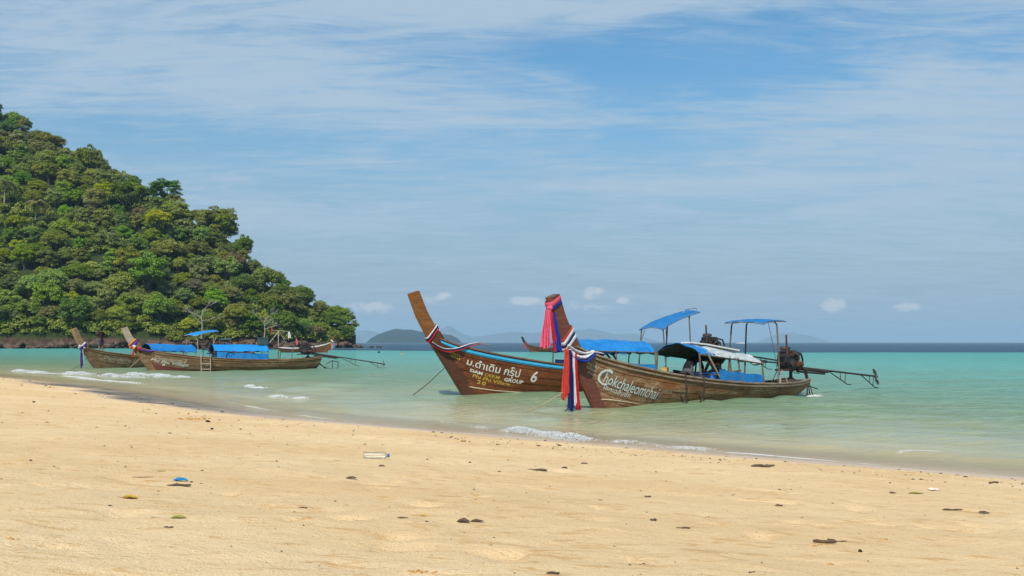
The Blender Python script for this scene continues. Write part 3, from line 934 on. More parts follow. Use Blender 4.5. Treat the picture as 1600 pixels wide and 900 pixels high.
def limb_mb(seed, h, rx, zc, mbr=5, r0=0.28):
    rr = random.Random(seed)
    mb = MB()
    lean = (rr.uniform(-.8, .8), rr.uniform(-.8, .8))
    top = Vector((lean[0], lean[1], zc))
    tr = [Vector((0, 0, -1.5)), Vector((lean[0] * .2, lean[1] * .2, zc * .3)), Vector((lean[0] * .6, lean[1] * .6, zc * .65)), top]
    mb.tube(tr, [r0 * 1.2, r0, r0 * .75, r0 * .4], 7)
    for k in range(mbr):
        a = k * 6.28 / mbr + rr.uniform(-.4, .4)
        b = tr[2].lerp(tr[1], rr.uniform(0, .7))
        e = Vector((math.cos(a) * rx * rr.uniform(.5, .85), math.sin(a) * rx * rr.uniform(.5, .85), zc + rr.uniform(-.1, .4) * h * .3))
        m_ = b.lerp(e, .5) + Vector((0, 0, .4))
        mb.tube([b, m_, e], [r0 * .45, r0 * .3, r0 * .1], 5)
    return mb
PROTO = []
def make_proto(seed, rx, rz, zc, clumps, per, size, style):
    pts, nr, rr = crown_pts(seed, rx, rz, zc, clumps, per, style)
    V, F = leaves_at(pts, nr, size, rr)
    o = mesh_np('crown', V, F, LEAF['mid']); me = o.data; bpy.data.objects.remove(o)
    t = limb_mb(seed, zc * 1.5, rx, zc).build('trunk', M['bark']); tm = t.data; bpy.data.objects.remove(t)
    PROTO.append((me, tm, style))
for k, a in enumerate(((4.6, 3.6, 6.8, 64, 165, 0.25, 'round'), (5.2, 3.2, 6.4, 70, 165, 0.26, 'round'), (4.0, 4.6, 7.2, 60, 170, 0.24, 'round'), (5.6, 2.8, 7.0, 60, 165, 0.25, 'layer'),
                       (5.0, 3.4, 6.6, 84, 140, 0.23, 'round'), (4.4, 3.0, 6.2, 52, 170, 0.26, 'layer'), (3.6, 4.0, 6.6, 50, 175, 0.24, 'round'), (6.0, 2.6, 8.6, 40, 120, 0.30, 'flat'))):
    make_proto(300 + k, *a)
_mesh_var = {}
def crown_mesh(k, leaf):
    key = (k, leaf)
    if key not in _mesh_var:
        me = PROTO[k][0].copy(); me.materials.clear(); me.materials.append(LEAF[leaf]); _mesh_var[key] = me
    return _mesh_var[key]
def tree(loc, k, leaf, s, rz, label, group=None, name='jungle_tree', sz=None):
    root = empty(name, loc, rz); root.scale = (s, s, sz or s)
    link(bpy.data.objects.new('trunk', PROTO[k][1]), root)
    link(bpy.data.objects.new('crown', crown_mesh(k, leaf)), root)
    return tag(root, label, 'tree', group)
KIND_WORD = {'deep': 'dark green broad-leaved', 'mid': 'mid green broad-leaved', 'olive': 'olive green', 'lime': 'bright lime green', 'brown': 'dull brownish'}
def tree_label(leaf, p, q, s):
    hz_ = 'on the ridge skyline' if q > .9 else 'high on the slope' if q > .62 else 'halfway up the slope' if q > .34 else 'low on the slope' if q > .09 else 'at the shore rocks'
    vz = 'by the left edge' if p < 60 else 'above the leftmost boat' if p < 190 else 'above the left blue awning' if p < 300 else 'above the bright blue canopy' if p < 420 else 'near the headland tip'
    return '%s %s tree %s %s' % ('large' if s > .95 else 'small', KIND_WORD[leaf], hz_, vz)
def plant_forest():
    rr = random.Random(17)
    placed = []
    def ok(x, y, z, r):
        for (a, b, c, q) in placed:
            if (x - a) ** 2 + (y - b) ** 2 + (z - c) ** 2 * 0.8 < (0.5 * (r + q)) ** 2: return False
        return True
    n = 0
    # front row leaning over the rocks first, then the slope
    for it in range(9000):
        if n >= 292: break
        p = rr.uniform(-75, 545)
        if it < 500:
            q = rr.uniform(0.03, 0.07)
        else:
            q = rr.uniform(0.04, 1.06) if rr.random() < .85 else rr.uniform(0.93, 1.08)
        if -20 < p < 90 and .40 < q < .545: continue
        x, y, z = (float(v) for v in hill_pt(p, q))
        s = rr.uniform(0.55, 1.15) * (1.12 if q > .6 else 0.95)
        if p > 470: s *= 0.85
        sp = 6.3 * s
        if not ok(x, y, z, sp): continue
        placed.append((x, y, z, sp))
        k = rr.choice([0, 1, 2, 3, 4, 5, 6, 0, 1, 4])
        # broad stands of one tint, as on the real slope
        st = vnoise(x * 0.045, z * 0.06, 121)
        u = rr.random() * 0.6 + float(st) * 0.55
        leaf = 'deep' if u < .36 else 'mid' if u < .60 else 'olive' if u < .86 else 'mid'
        if rr.random() < .07: leaf = 'lime'
        elif rr.random() < .025: leaf = 'brown'
        if 380 < p and rr.random() < .5: leaf = 'deep' if rr.random() < .55 else 'olive'
        tree((x, y, z - (2.6 if q > .08 else 1.6) * s), k, leaf, s, rr.uniform(0, 6.28), tree_label(leaf, p, q, s), leaf + ' jungle trees on the headland', sz=s * rr.uniform(.85, 1.2))
        n += 1
plant_forest()
def special(p, q, k, leaf, s, label, name='jungle_tree', dz=0, sz=None):
    x, y, z = (float(v) for v in hill_pt(p, q))
    return tree((x, y - 1.5, z + dz), k, leaf, s, 1.0, label, name=name, sz=sz)
special(250, 0.60, 1, 'yellow', 0.85, 'yellow-green flowering tree standing out in the middle of the forest slope', dz=2.0)
special(345, 1.0, 7, 'olive', 1.12, 'large flat-topped umbrella tree on the ridge, with sky showing through its crown', 'umbrella_tree', dz=-4)
special(262, 1.0, 7, 'deep', 0.95, 'small flat-topped tree sticking up from the ridge skyline', 'umbrella_tree', dz=-3)
special(372, 0.07, 4, 'lime', 0.85, 'bright lime green tree at the shore behind the blue canopy of the moored boat', dz=0.0)
special(232, 0.20, 2, 'mid', 1.45, 'large rounded fresh green tree low on the slope above the boats', dz=-1)

# understory filling the gaps between crowns
def understory():
    rr = np.random.default_rng(41)
    P_ = []; N_ = []
    for i in range(820):
        p = rr.uniform(-90, 548); q = rr.uniform(0.035, 1.03) if i > 270 else rr.uniform(0.022, 0.08)
        if i > 780: p = rr.uniform(-20, 90); q = rr.uniform(.38, .56)
        x, y, z = (float(v) for v in hill_pt(p, q))
        c = np.array([x, y, z + rr.uniform(0.2, 2.6)])
        n = 110; r = rr.uniform(1.3, 2.6)
        u = rr.normal(size=(n, 3)); u /= np.linalg.norm(u, axis=1, keepdims=True); u[:, 2] = np.abs(u[:, 2]) * 1.0 - 0.25
        P_.append(c + u * r * rr.uniform(.5, 1.05, (n, 1)) * np.array([1, 1, .8])); N_.append(u + rr.normal(size=(n, 3)) * .6 + np.array([0, 0, .5]))
    V, F = leaves_at(np.concatenate(P_), np.concatenate(N_), 0.36, rr)
    o = mesh_np('undergrowth', V, F, LEAF['olive']); tag(o, 'tangled green undergrowth filling the forest slope between the trees', 'undergrowth', kind='stuff')
understory()

# coconut palms
def palm(p, q, h, label, dz=0, fr=4.6):
    x, y, z = (float(v) for v in hill_pt(p, q))
    root = empty('coconut_palm', (x, y - 4, z + dz))
    mb = MB(); mb.tube([(0, 0, -1), (.15, 0, h * .4), (.4, .1, h * .8), (.5, .1, h)], [.24, .19, .16, .15], 7); mb.build('trunk', M['bark_pale'], root)
    rr = random.Random(int(p))
    for k in range(20):
        a = k * 2.4; el = R(rr.uniform(-25, 68)); L = fr * rr.uniform(.85, 1.1)
        fm = MB(); prev = None; n = 9
        d = Vector((math.cos(a), math.sin(a), 0)); c = Vector((.5, .1, h)); pts = []
        for i in range(n + 1):
            pts.append(c.copy()); c = c + (d * math.cos(el) + Vector((0, 0, math.sin(el)))) * (L / n); el -= R(13)
        fm.tube(pts, [.05 * (1 - i / (n + 1)) + .01 for i in range(n + 1)], 4)
        side = Vector((-d.y, d.x, 0))
        for i in range(1, n * 3):
            t = i / (n * 3); j = min(int(t * n), n - 1); q0 = pts[j].lerp(pts[j + 1], t * n - j)
            ll = 1.5 * math.sin(PI * min(1, t * .85 + .15)) + .15
            for sg in (-1, 1):
                tip = q0 + side * sg * ll * .75 + d * .35 * ll - Vector((0, 0, .5 * ll))
                w = d * .13
                fm.add([q0 - w, q0 + w, tip], [(0, 1, 2)])
        fm.build('frond', LEAF['palm'] if k % 4 else LEAF['brown'], root)
    tag(root, label, 'palm tree')
palm(16, 0.50, 6.0, 'large coconut palm with drooping fronds at the left edge of the forest slope', 1.5, 5.6)
palm(64, 0.47, 4.6, 'smaller coconut palm beside the large palm on the forest slope', 1.5, 4.6)

# bare pale trees
def bare(p, q, h, label, seed, dy=-5, dz=0):
    x, y, z = (float(v) for v in hill_pt(p, q))
    root = empty('bare_tree', (x, y + dy, z - .3 + dz))
    rr = random.Random(seed); tr = MB(); br = MB()
    tr.tube([(0, 0, -1), (.3, 0, h * .25), (.1, 0, h * .5), (.7, 0, h * .72)], [.22, .17, .13, .08], 6)
    def branch(b, d, L, r, lv):
        m = b + d * L * .5 + Vector((rr.uniform(-.2, .2), rr.uniform(-.2, .2), rr.uniform(-.1, .3))) * L * .4
        e = b + d * L + Vector((0, 0, rr.uniform(-.1, .25) * L))
        br.tube([b, m, e], [r, r * .8, r * .45], 5)
        if lv > 0:
            for k in range(3):
                dd = (d + Vector((rr.uniform(-1, 1), rr.uniform(-.6, .6), rr.uniform(-.3, .9)))).normalized()
                branch(m.lerp(e, rr.uniform(.1, 1)), dd, L * rr.uniform(.5, .7), r * .6, lv - 1)
    for i in range(5):
        b = Vector((.2, 0, h * (.3 + .09 * i)))
        branch(b, Vector((rr.choice((-1, 1)) * rr.uniform(.5, 1), rr.uniform(-.4, .4), rr.uniform(.1, .8))).normalized(), h * rr.uniform(.25, .4), .11, 2)
    tr.build('trunk', M['bark_pale'], root); br.build('branches', M['bark_pale'], root)
    tag(root, label, 'tree')
bare(324, 0.06, 11.0, 'bare bleached tree with twisted white branches on the shore of the headland', 3, -6)
bare(418, 0.05, 9.0, 'thin bare pale trunk on the shore right of the bleached tree', 9, -4.5)

# ------------------------------------------------------------------ far islands
def far_mat(name, a, b, sc):
    return surf(name, a, b, sc, rough=0.95, spec=0.05, bmp=0.0)
M['island'] = far_mat('forested island', (0.008, 0.018, 0.009), (0.020, 0.032, 0.014), 0.05)
M['karst'] = far_mat('limestone hills', (0.05, 0.07, 0.05), (0.16, 0.15, 0.13), 0.012)
def island(name, prof, d, depth, mat, seed, rough, label, bumpy=0.0):
    pxs = np.linspace(prof[0][0], prof[-1][0], 220)
    hh = np.interp(pxs, [p[0] for p in prof], [max(HOR - p[1], 0) for p in prof]) / FPX * d
    hh = hh * (1 + rough * fbm(pxs * 0.09, pxs * 0 + seed, 4, seed)) + bumpy * np.maximum(fbm(pxs * 0.8, pxs * 0 + seed, 3, seed + 4), -.3) * np.clip(hh / 6, 0, 1)
    vs = np.linspace(-1, 1, 25)
    X = np.repeat(((pxs - 800) / FPX * d)[:, None], 25, 1)
    env = np.clip(np.sin(np.linspace(0, PI, 220)) * 1.4, 0.08, 1)
    Y = d + vs[None] * depth * env[:, None]
    Z = hh[:, None] * (np.cos(vs * PI / 2)[None] ** 0.8) * (1 + 0.35 * fbm(X * 30 / d, Y * 30 / d, 4, seed + 2) * (np.abs(vs)[None] > .05)) - 0.5
    n, m = X.shape; idx = np.arange(n * m).reshape(n, m)
    q = np.stack([idx[:-1, :-1].ravel(), idx[1:, :-1].ravel(), idx[1:, 1:].ravel(), idx[:-1, 1:].ravel()], 1)
    o = mesh_np(name, np.stack([X, Y, Z], 2).reshape(-1, 3), q, mat, smooth=True)
    tag(o, label, 'island', kind='structure')
island('island', [(572, 535), (580, 528), (592, 522), (606, 516), (620, 513.5), (638, 514), (655, 517), (672, 519.5), (690, 521), (705, 523), (715, 528), (722, 535)], 5000, 420, M['island'], 5, 0.08, 'dark forested island on the horizon behind the prow of the left big boat', 3.4)
island('far_hills', [(530, 535), (545, 523), (560, 519), (575, 517), (590, 521), (610, 530), (640, 524), (690, 514), (702, 512), (716, 518), (740, 527), (770, 522), (800, 517), (830, 520), (870, 515), (900, 517), (920, 515), (930, 516), (960, 522), (990, 520), (1010, 528), (1040, 535)], 14000, 800, M['karst'], 9, 0.18, 'pale blue limestone hills on the horizon behind the boats')
island('far_hills', [(1180, 535), (1215, 522), (1235, 520), (1255, 522), (1275, 528), (1300, 535)], 15000, 700, M['karst'], 15, 0.12, 'faint blue hill on the horizon behind the engine of the right boat')

# ------------------------------------------------------------------ haze
def build_haze():
    mb = MB(); mb.box((0, 7900, 122), (34000, 18400, 254))
    m, t, out = new_mat('sea haze')
    v = t.n('ShaderNodeVolumePrincipled', inp={'Color': (0.50, 0.78, 1.0, 1), 'Density': 0.00011, 'Anisotropy': 0.0})
    t.link(v.outputs[0], out.inputs['Volume'])
    o = mb.build('haze', m); tag(o, kind='stuff')
build_haze()
# ================================================================== long-tail boats
# boat frame: origin at the foot of the stem on the waterline, +X runs aft, -Y is the side the photograph shows (for boats with the bow to the left)
def lerp(a, b, t): return a + (b - a) * t
class Hull:
    def __init__(self, L=11.0, rake=1.1, neck=1.62, sheer=None, beam=None, sc=1.0, stem_d=0.40):
        self.L = L; self.rake = rake; self.neck = neck; self.sd = stem_d
        self.sheer = sheer or [(0, neck), (.04, neck - .16), (.09, neck - .32), (.25, neck - .62), (.42, .72), (.58, .54), (.75, .44), (.9, .42), (1, .47)]
        self.beam = beam or [(0, .075), (.04, .17), (.09, .30), (.17, .49), (.26, .66), (.42, .86), (.58, .90), (.75, .84), (.9, .64), (1, .44)]
        self.keel = [(0, -.18), (.1, -.26), (.5, -.30), (.85, -.22), (.95, -.10), (1, .02)]
    def itp(self, tab, f):
        f = min(max(f, 0), 1)
        xs = [p[0] for p in tab]; ys = [p[1] for p in tab]
        # smooth (catmull) interpolation
        for i in range(len(xs) - 1):
            if f <= xs[i + 1] or i == len(xs) - 2:
                t = (f - xs[i]) / (xs[i + 1] - xs[i])
                d = xs[i + 1] - xs[i]
                m0 = (ys[i + 1] - ys[i - 1]) / (xs[i + 1] - xs[i - 1]) if i > 0 else (ys[1] - ys[0]) / d
                m1 = (ys[i + 2] - ys[i]) / (xs[i + 2] - xs[i]) if i < len(xs) - 2 else (ys[-1] - ys[-2]) / d
                h = t * t * (3 - 2 * t)
                return ys[i] * (1 + 2 * t) * (1 - t) ** 2 + m0 * d * t * (1 - t) ** 2 + ys[i + 1] * t * t * (3 - 2 * t) + m1 * d * t * t * (t - 1)
    def front(self, z):
        """front edge of the stem at height z"""
        n = self.neck; r = self.rake
        tab = [(-.4, .24 * r), (0, 0), (n * .5, -.49 * r), (n, -r), (n * 1.4, -r * 1.33), (n * 1.8, -r * 1.56), (n * 2.1, -r * 1.70)]
        for i in range(len(tab) - 1):
            if z <= tab[i + 1][0] or i == len(tab) - 2:
                return lerp(tab[i][1], tab[i + 1][1], (z - tab[i][0]) / (tab[i + 1][0] - tab[i][0]))
    def xb(self, t):
        z = lerp(-.18, self.neck, t)
        return self.front(z) + self.sd
    def xs(self, t): return self.L + .32 * t
    def base(self, f, t):
        x = lerp(self.xb(t), self.xs(t), f)
        zs = self.itp(self.sheer, f); b = self.itp(self.beam, f); zk = self.itp(self.keel, f)
        bow = max(0, 1 - f / .30) ; bow = bow * bow
        c = lerp(.86, .42, bow); e = lerp(.20, .50, bow)
        h = zs - zk; b0 = .06
        y = (1 - t) ** 2 * b0 + 2 * t * (1 - t) * c * b + t * t * b
        z = (1 - t) ** 2 * zk + 2 * t * (1 - t) * (zk + e * h) + t * t * zs
        return Vector((x, y, z))
    def pt(self, f, t, side=-1, off=0.0):
        p = self.base(f, t)
        if off:
            e = 1e-3
            a = self.base(min(f + e, 1), t) - self.base(max(f - e, 0), t)
            b = self.base(f, min(t + e, 1)) - self.base(f, max(t - e, 0))
            n = b.cross(a)
            if n.y < 0: n = -n
            if n.length > 1e-12: p = p + n.normalized() * off
        return Vector((p.x, p.y * side, p.z))
    def at_x(self, x, t, side=-1, off=0.0):
        f = (x - self.xb(t)) / (self.xs(t) - self.xb(t))
        return self.pt(f, t, side, off)
    def f_of(self, x, t=1.0): return (x - self.xb(t)) / (self.xs(t) - self.xb(t))
    def girth(self, f):
        return sum((self.base(f, (i + 1) / 8) - self.base(f, i / 8)).length for i in range(8))
    def half(self, f, z):
        """inner half breadth at height z"""
        lo, hi = 0.0, 1.0
        for _ in range(18):
            m = (lo + hi) / 2
            if self.base(f, m).z < z: lo = m
            else: hi = m
        return self.base(f, lo)

def rect_sweep(mb, pts, w, h, dz=0.0):
    """bar of width w (sideways) and height h along a mostly horizontal path"""
    rows = []
    pts = [Vector(p) for p in pts]
    for i, p in enumerate(pts):
        t = pts[min(i + 1, len(pts) - 1)] - pts[max(i - 1, 0)]
        l = Vector((-t.y, t.x, 0)).normalized()
        u = Vector((0, 0, 1))
        c = p + u * dz
        rows.append([c - l * w / 2 - u * h / 2, c + l * w / 2 - u * h / 2, c + l * w / 2 + u * h / 2, c - l * w / 2 + u * h / 2])
    mb.grid(rows, closed=True)
    n = len(mb.v)
    mb.add(rows[0], [(0, 1, 2, 3)]); mb.add(rows[-1], [(3, 2, 1, 0)])

_text_cache = {}
def text_mesh(body, size, shear, bold):
    key = (body, size, shear, bold)
    if key in _text_cache: return _text_cache[key]
    cu = bpy.data.curves.new('lettering', 'FONT')
    cu.body = body; cu.size = size; cu.shear = shear; cu.offset = bold; cu.resolution_u = 3
    o = bpy.data.objects.new('lettering', cu)
    COL.objects.link(o)
    dg = bpy.context.evaluated_depsgraph_get()
    me = bpy.data.meshes.new_from_object(o.evaluated_get(dg))
    bm = bmesh.new(); bm.from_mesh(me)
    bmesh.ops.triangulate(bm, faces=bm.faces)
    for _ in range(2):
        long_e = [e for e in bm.edges if e.calc_length() > 0.10]
        if long_e: bmesh.ops.subdivide_edges(bm, edges=long_e, cuts=1)
    bmesh.ops.triangulate(bm, faces=bm.faces)
    vs = [v.co.copy() for v in bm.verts]
    fs = [tuple(v.index for v in f.verts) for f in bm.faces]
    bm.free()
    bpy.data.objects.remove(o); bpy.data.curves.remove(cu); bpy.data.meshes.remove(me)
    _text_cache[key] = (vs, fs)
    return vs, fs
def lettering(hull, root, body, x0, t0, size, mat, shear=0.0, bold=0.0, xs=1.0, side=-1, off=0.030, label=None, tilt=0.0, gap=0.16):
    vs, fs = text_mesh(body, size, shear, bold)
    out = []
    for v in vs:
        x = x0 + v.x * xs
        f = hull.f_of(x, .7)
        t = t0 + (v.y + tilt * v.x) / hull.girth(f)
        t = min(max(t, .02), .985)
        out.append(hull.at_x(x, t, side, off))
    # one part for each word (split where the gaps are wide)
    iv = sorted((min(vs[i].x for i in f), max(vs[i].x for i in f), k) for k, f in enumerate(fs))
    words = []; end = -1e9
    for a, b, k in iv:
        if a > end + size * gap: words.append([])
        words[-1].append(k); end = max(end, b)
    for w in words:
        mb = MB(); ids = sorted({i for k in w for i in fs[k]}); re_ = {i: j for j, i in enumerate(ids)}
        mb.add([out[i] for i in ids], [tuple(re_[i] for i in fs[k]) for k in w])
        o = mb.build('lettering', mat, root)
        if label: o['label'] = label
    return o

def make_hull(root, H, m_hull, m_stem, m_stem_low, m_gun, m_strip=None, strakes=6, tip=1.78, stem_w=1.0, seg=44, inside=True, boot=None, red=None, end_mat=None):
    # inner shell and floor
    mb = MB()
    T = [0, .12, .25, .4, .55, .7, .85, 1.0]
    F = [i / seg for i in range(seg + 1)]
    for side in (-1, 1):
        mb.grid([[H.pt(f, t, side, -.002) for t in T] for f in F])
        mb.grid([[H.pt(f, t, side, -.055) for t in T] for f in F[1:-1]])
        mb.grid([[H.pt(f, 1, side, -.002), H.pt(f, 1, side, -.055)] for f in F])
    mb.grid([[H.pt(1, t, -1, -.002) for t in T], [H.pt(1, t, 1, -.002) for t in T]])
    hull = mb.build('hull', M['inside'], root, smooth=True)
    rr = random.Random(3)
    ts = [0.0] + [0.06 + (0.94) * (k / strakes) ** 0.92 for k in range(1, strakes)] + [1.0]
    for side in (-1, 1):
        for k in range(strakes):
            t0 = ts[k] + (.006 if k else 0); t1 = ts[k + 1] - .004
            o1 = .020 + rr.uniform(-.004, .004); rows = []
            for i, f in enumerate(F):
                w = .003 * math.sin(f * 37 + k * 2.1) 
                rows.append([H.pt(f, t0, side, .001), H.pt(f, t0, side, o1 + w + .006), H.pt(f, (t0 + t1) / 2, side, o1 + w + .004), H.pt(f, t1, side, o1 + w - .002), H.pt(f, t1, side, .001)])
            pm = MB(); pm.grid(rows); pm.build('plank', m_hull if not (red and k < red) else M['red_bottom'], hull, smooth=True)
    tm = MB()
    tm.grid([[H.pt(1, t, -1, .0) + Vector((.03, 0, 0)) for t in T], [H.pt(1, t, 1, .0) + Vector((.03, 0, 0)) for t in T]])
    tm.build('transom', m_hull, root)
    for side in (-1, 1):
        g = MB(); rect_sweep(g, [H.pt(f, 1, side, .0) for f in F], .10, .055, .024); g.build('gunwale', m_gun, root, bevel=.008)
        g = MB(); rect_sweep(g, [H.pt(f, .955, side, .034) for f in F], .045, .05); g.build('rubbing_strake', m_gun if not m_strip else m_strip, root, bevel=.006)
    if m_strip:
        for side in (-1, 1):
            g = MB(); g.grid([[H.pt(f, .925, side, .034), H.pt(f, .925, side, .040), H.pt(f, .985, side, .040), H.pt(f, .985, side, .034)] for f in F]); g.build('painted_band', m_strip, root, smooth=True)
    if boot:
        for side in (-1, 1):
            g = MB(); FF = [i / 60 * boot for i in range(61)]
            rows = []
            for f in FF:
                tc_ = .20 + .19 * math.sin(min(1, f / boot * 1.0) * PI * .5 + .12) * (1 - .25 * f / boot) * (1 if f < boot else 0)
                wv = .011 * (1 - (f / boot) ** 3) + .002
                rows.append([H.pt(f, tc_ - wv, side, .026), H.pt(f, tc_, side, .036), H.pt(f, tc_ + wv, side, .026)])
            g.grid(rows); g.build('waterline_stripe', M['white_strip'], root)
    # stem: one heavy curved timber from below the water to the tip of the prow
    def timber(z0, z1, n, mat, name):
        tm_ = MB(); rows = []
        for i in range(n + 1):
            z = lerp(z0, z1, i / n)
            x = H.front(z); x2 = H.front(z + .02); tan = Vector((x2 - x, 0, .02)).normalized()
            nrm = Vector((tan.z, 0, -tan.x))
            k = (z - H.neck) / (H.neck * (tip - 1))
            dep = (lerp(.40, .50, max(0, min(1, z / H.neck))) if z < H.neck else lerp(.45, .37, k)) * stem_w
            th = lerp(.085, .10, max(0, min(1, z / H.neck))) if z < H.neck else lerp(.075, .115, k)
            c0 = Vector((x, 0, z))
            c1 = c0 + nrm * dep
            f = .35
            rows.append([c0 + Vector((0, -th * f, 0)), c0 + nrm * .06 + Vector((0, -th, 0)), c1 + Vector((0, -th, 0)), c1 + Vector((0, th, 0)), c0 + nrm * .06 + Vector((0, th, 0)), c0 + Vector((0, th * f, 0))])
        tm_.grid(rows, closed=True)
        tm_.mi = 1
        tm_.add(rows[-1], [(0, 1, 2, 3, 4, 5)]); tm_.mi = 0; tm_.add(rows[0], [(5, 4, 3, 2, 1, 0)])
        return tm_.build(name, [mat, end_mat or M['end_grain']], root, bevel=.006)
    timber(-.35, H.neck - .02, 14, m_stem_low, 'stem')
    timber(H.neck - .019, H.neck * tip, 12, m_stem, 'prow')
    # fore deck and floor
    if inside:
        g = MB(); rows = []
        for i in range(12):
            f = .012 + .2 * i / 11; z = H.itp(H.sheer, f) - .10; p = H.half(f, z); rows.append([Vector((p.x, -p.y + .03, z)), Vector((p.x, p.y - .03, z))])
        g.grid(rows); g.build('fore_deck', M['inside'], root)
        g = MB(); rows = []
        for i in range(20):
            f = .17 + .82 * i / 19; z = .16; p = H.half(f, z); rows.append([Vector((p.x, -p.y + .03, z)), Vector((p.x, p.y - .03, z))])
        g.grid(rows); g.build('floor', M['inside'], root)
        for f in (.34, .46, .60, .73, .86):
            z = H.itp(H.sheer, f) - .16; p = H.half(f, z); g = MB(); g.box((p.x, 0, z), (.22, 2 * p.y - .10, .035)); g.build('thwart', m_gun, root)
    return hull

def canopy(root, x0, x1, w, e0, e1, rise, mat, lining=None, seg=14, name='canopy', wr=.03, seed=0, band=None, w1=None, over=.0, shape=2.0):
    rows = []; rl = []
    w1 = w1 or w
    for i in range(seg + 1):
        u = i / seg; x = lerp(x0, x1, u); ez = lerp(e0, e1, u); ww = lerp(w, w1, u)
        sag = -.018 * abs(math.sin(u * PI * 4))
        r_ = []; q_ = []
        for k in range(15):
            a = -1 + 2 * k / 14
            h = rise * (1 - abs(a) ** shape) + sag * (1 - a * a)
            wob = wr * math.sin(x * 5.1 + a * 6 + seed) * math.sin(a * 4 + x * 2.3)
            y = a * ww * (1.0 + .02 * math.sin(x * 3 + seed)); z = ez + h + wob
            if abs(a) > .99: z -= .07 + .02 * math.sin(x * 9 + seed)
            r_.append(Vector((x + over * (1 - abs(a)) * (1 if i == 0 else 0), y, z))); q_.append(Vector((x + .015, y * .985, z - .022)))
        rows.append(r_); rl.append(q_)
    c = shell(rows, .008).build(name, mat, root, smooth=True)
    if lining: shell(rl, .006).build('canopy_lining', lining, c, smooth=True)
    return c
def posts(root, H, xs, eave, w, mat, r=.022, side=(-1, 1), base=None):
    for x, z in zip(xs, eave):
        for s in side:
            f = H.f_of(x); b = H.pt(f, 1, s, -.03)
            g = MB(); g.tube([b + Vector((0, 0, -.18)), Vector((x, s * w, z))], r, 7); g.build('post', mat, root)
def rail(root, pts, mat, r=.018, name='rail'):
    g = MB(); g.tube(pts, r, 7); return g.build(name, mat, root)

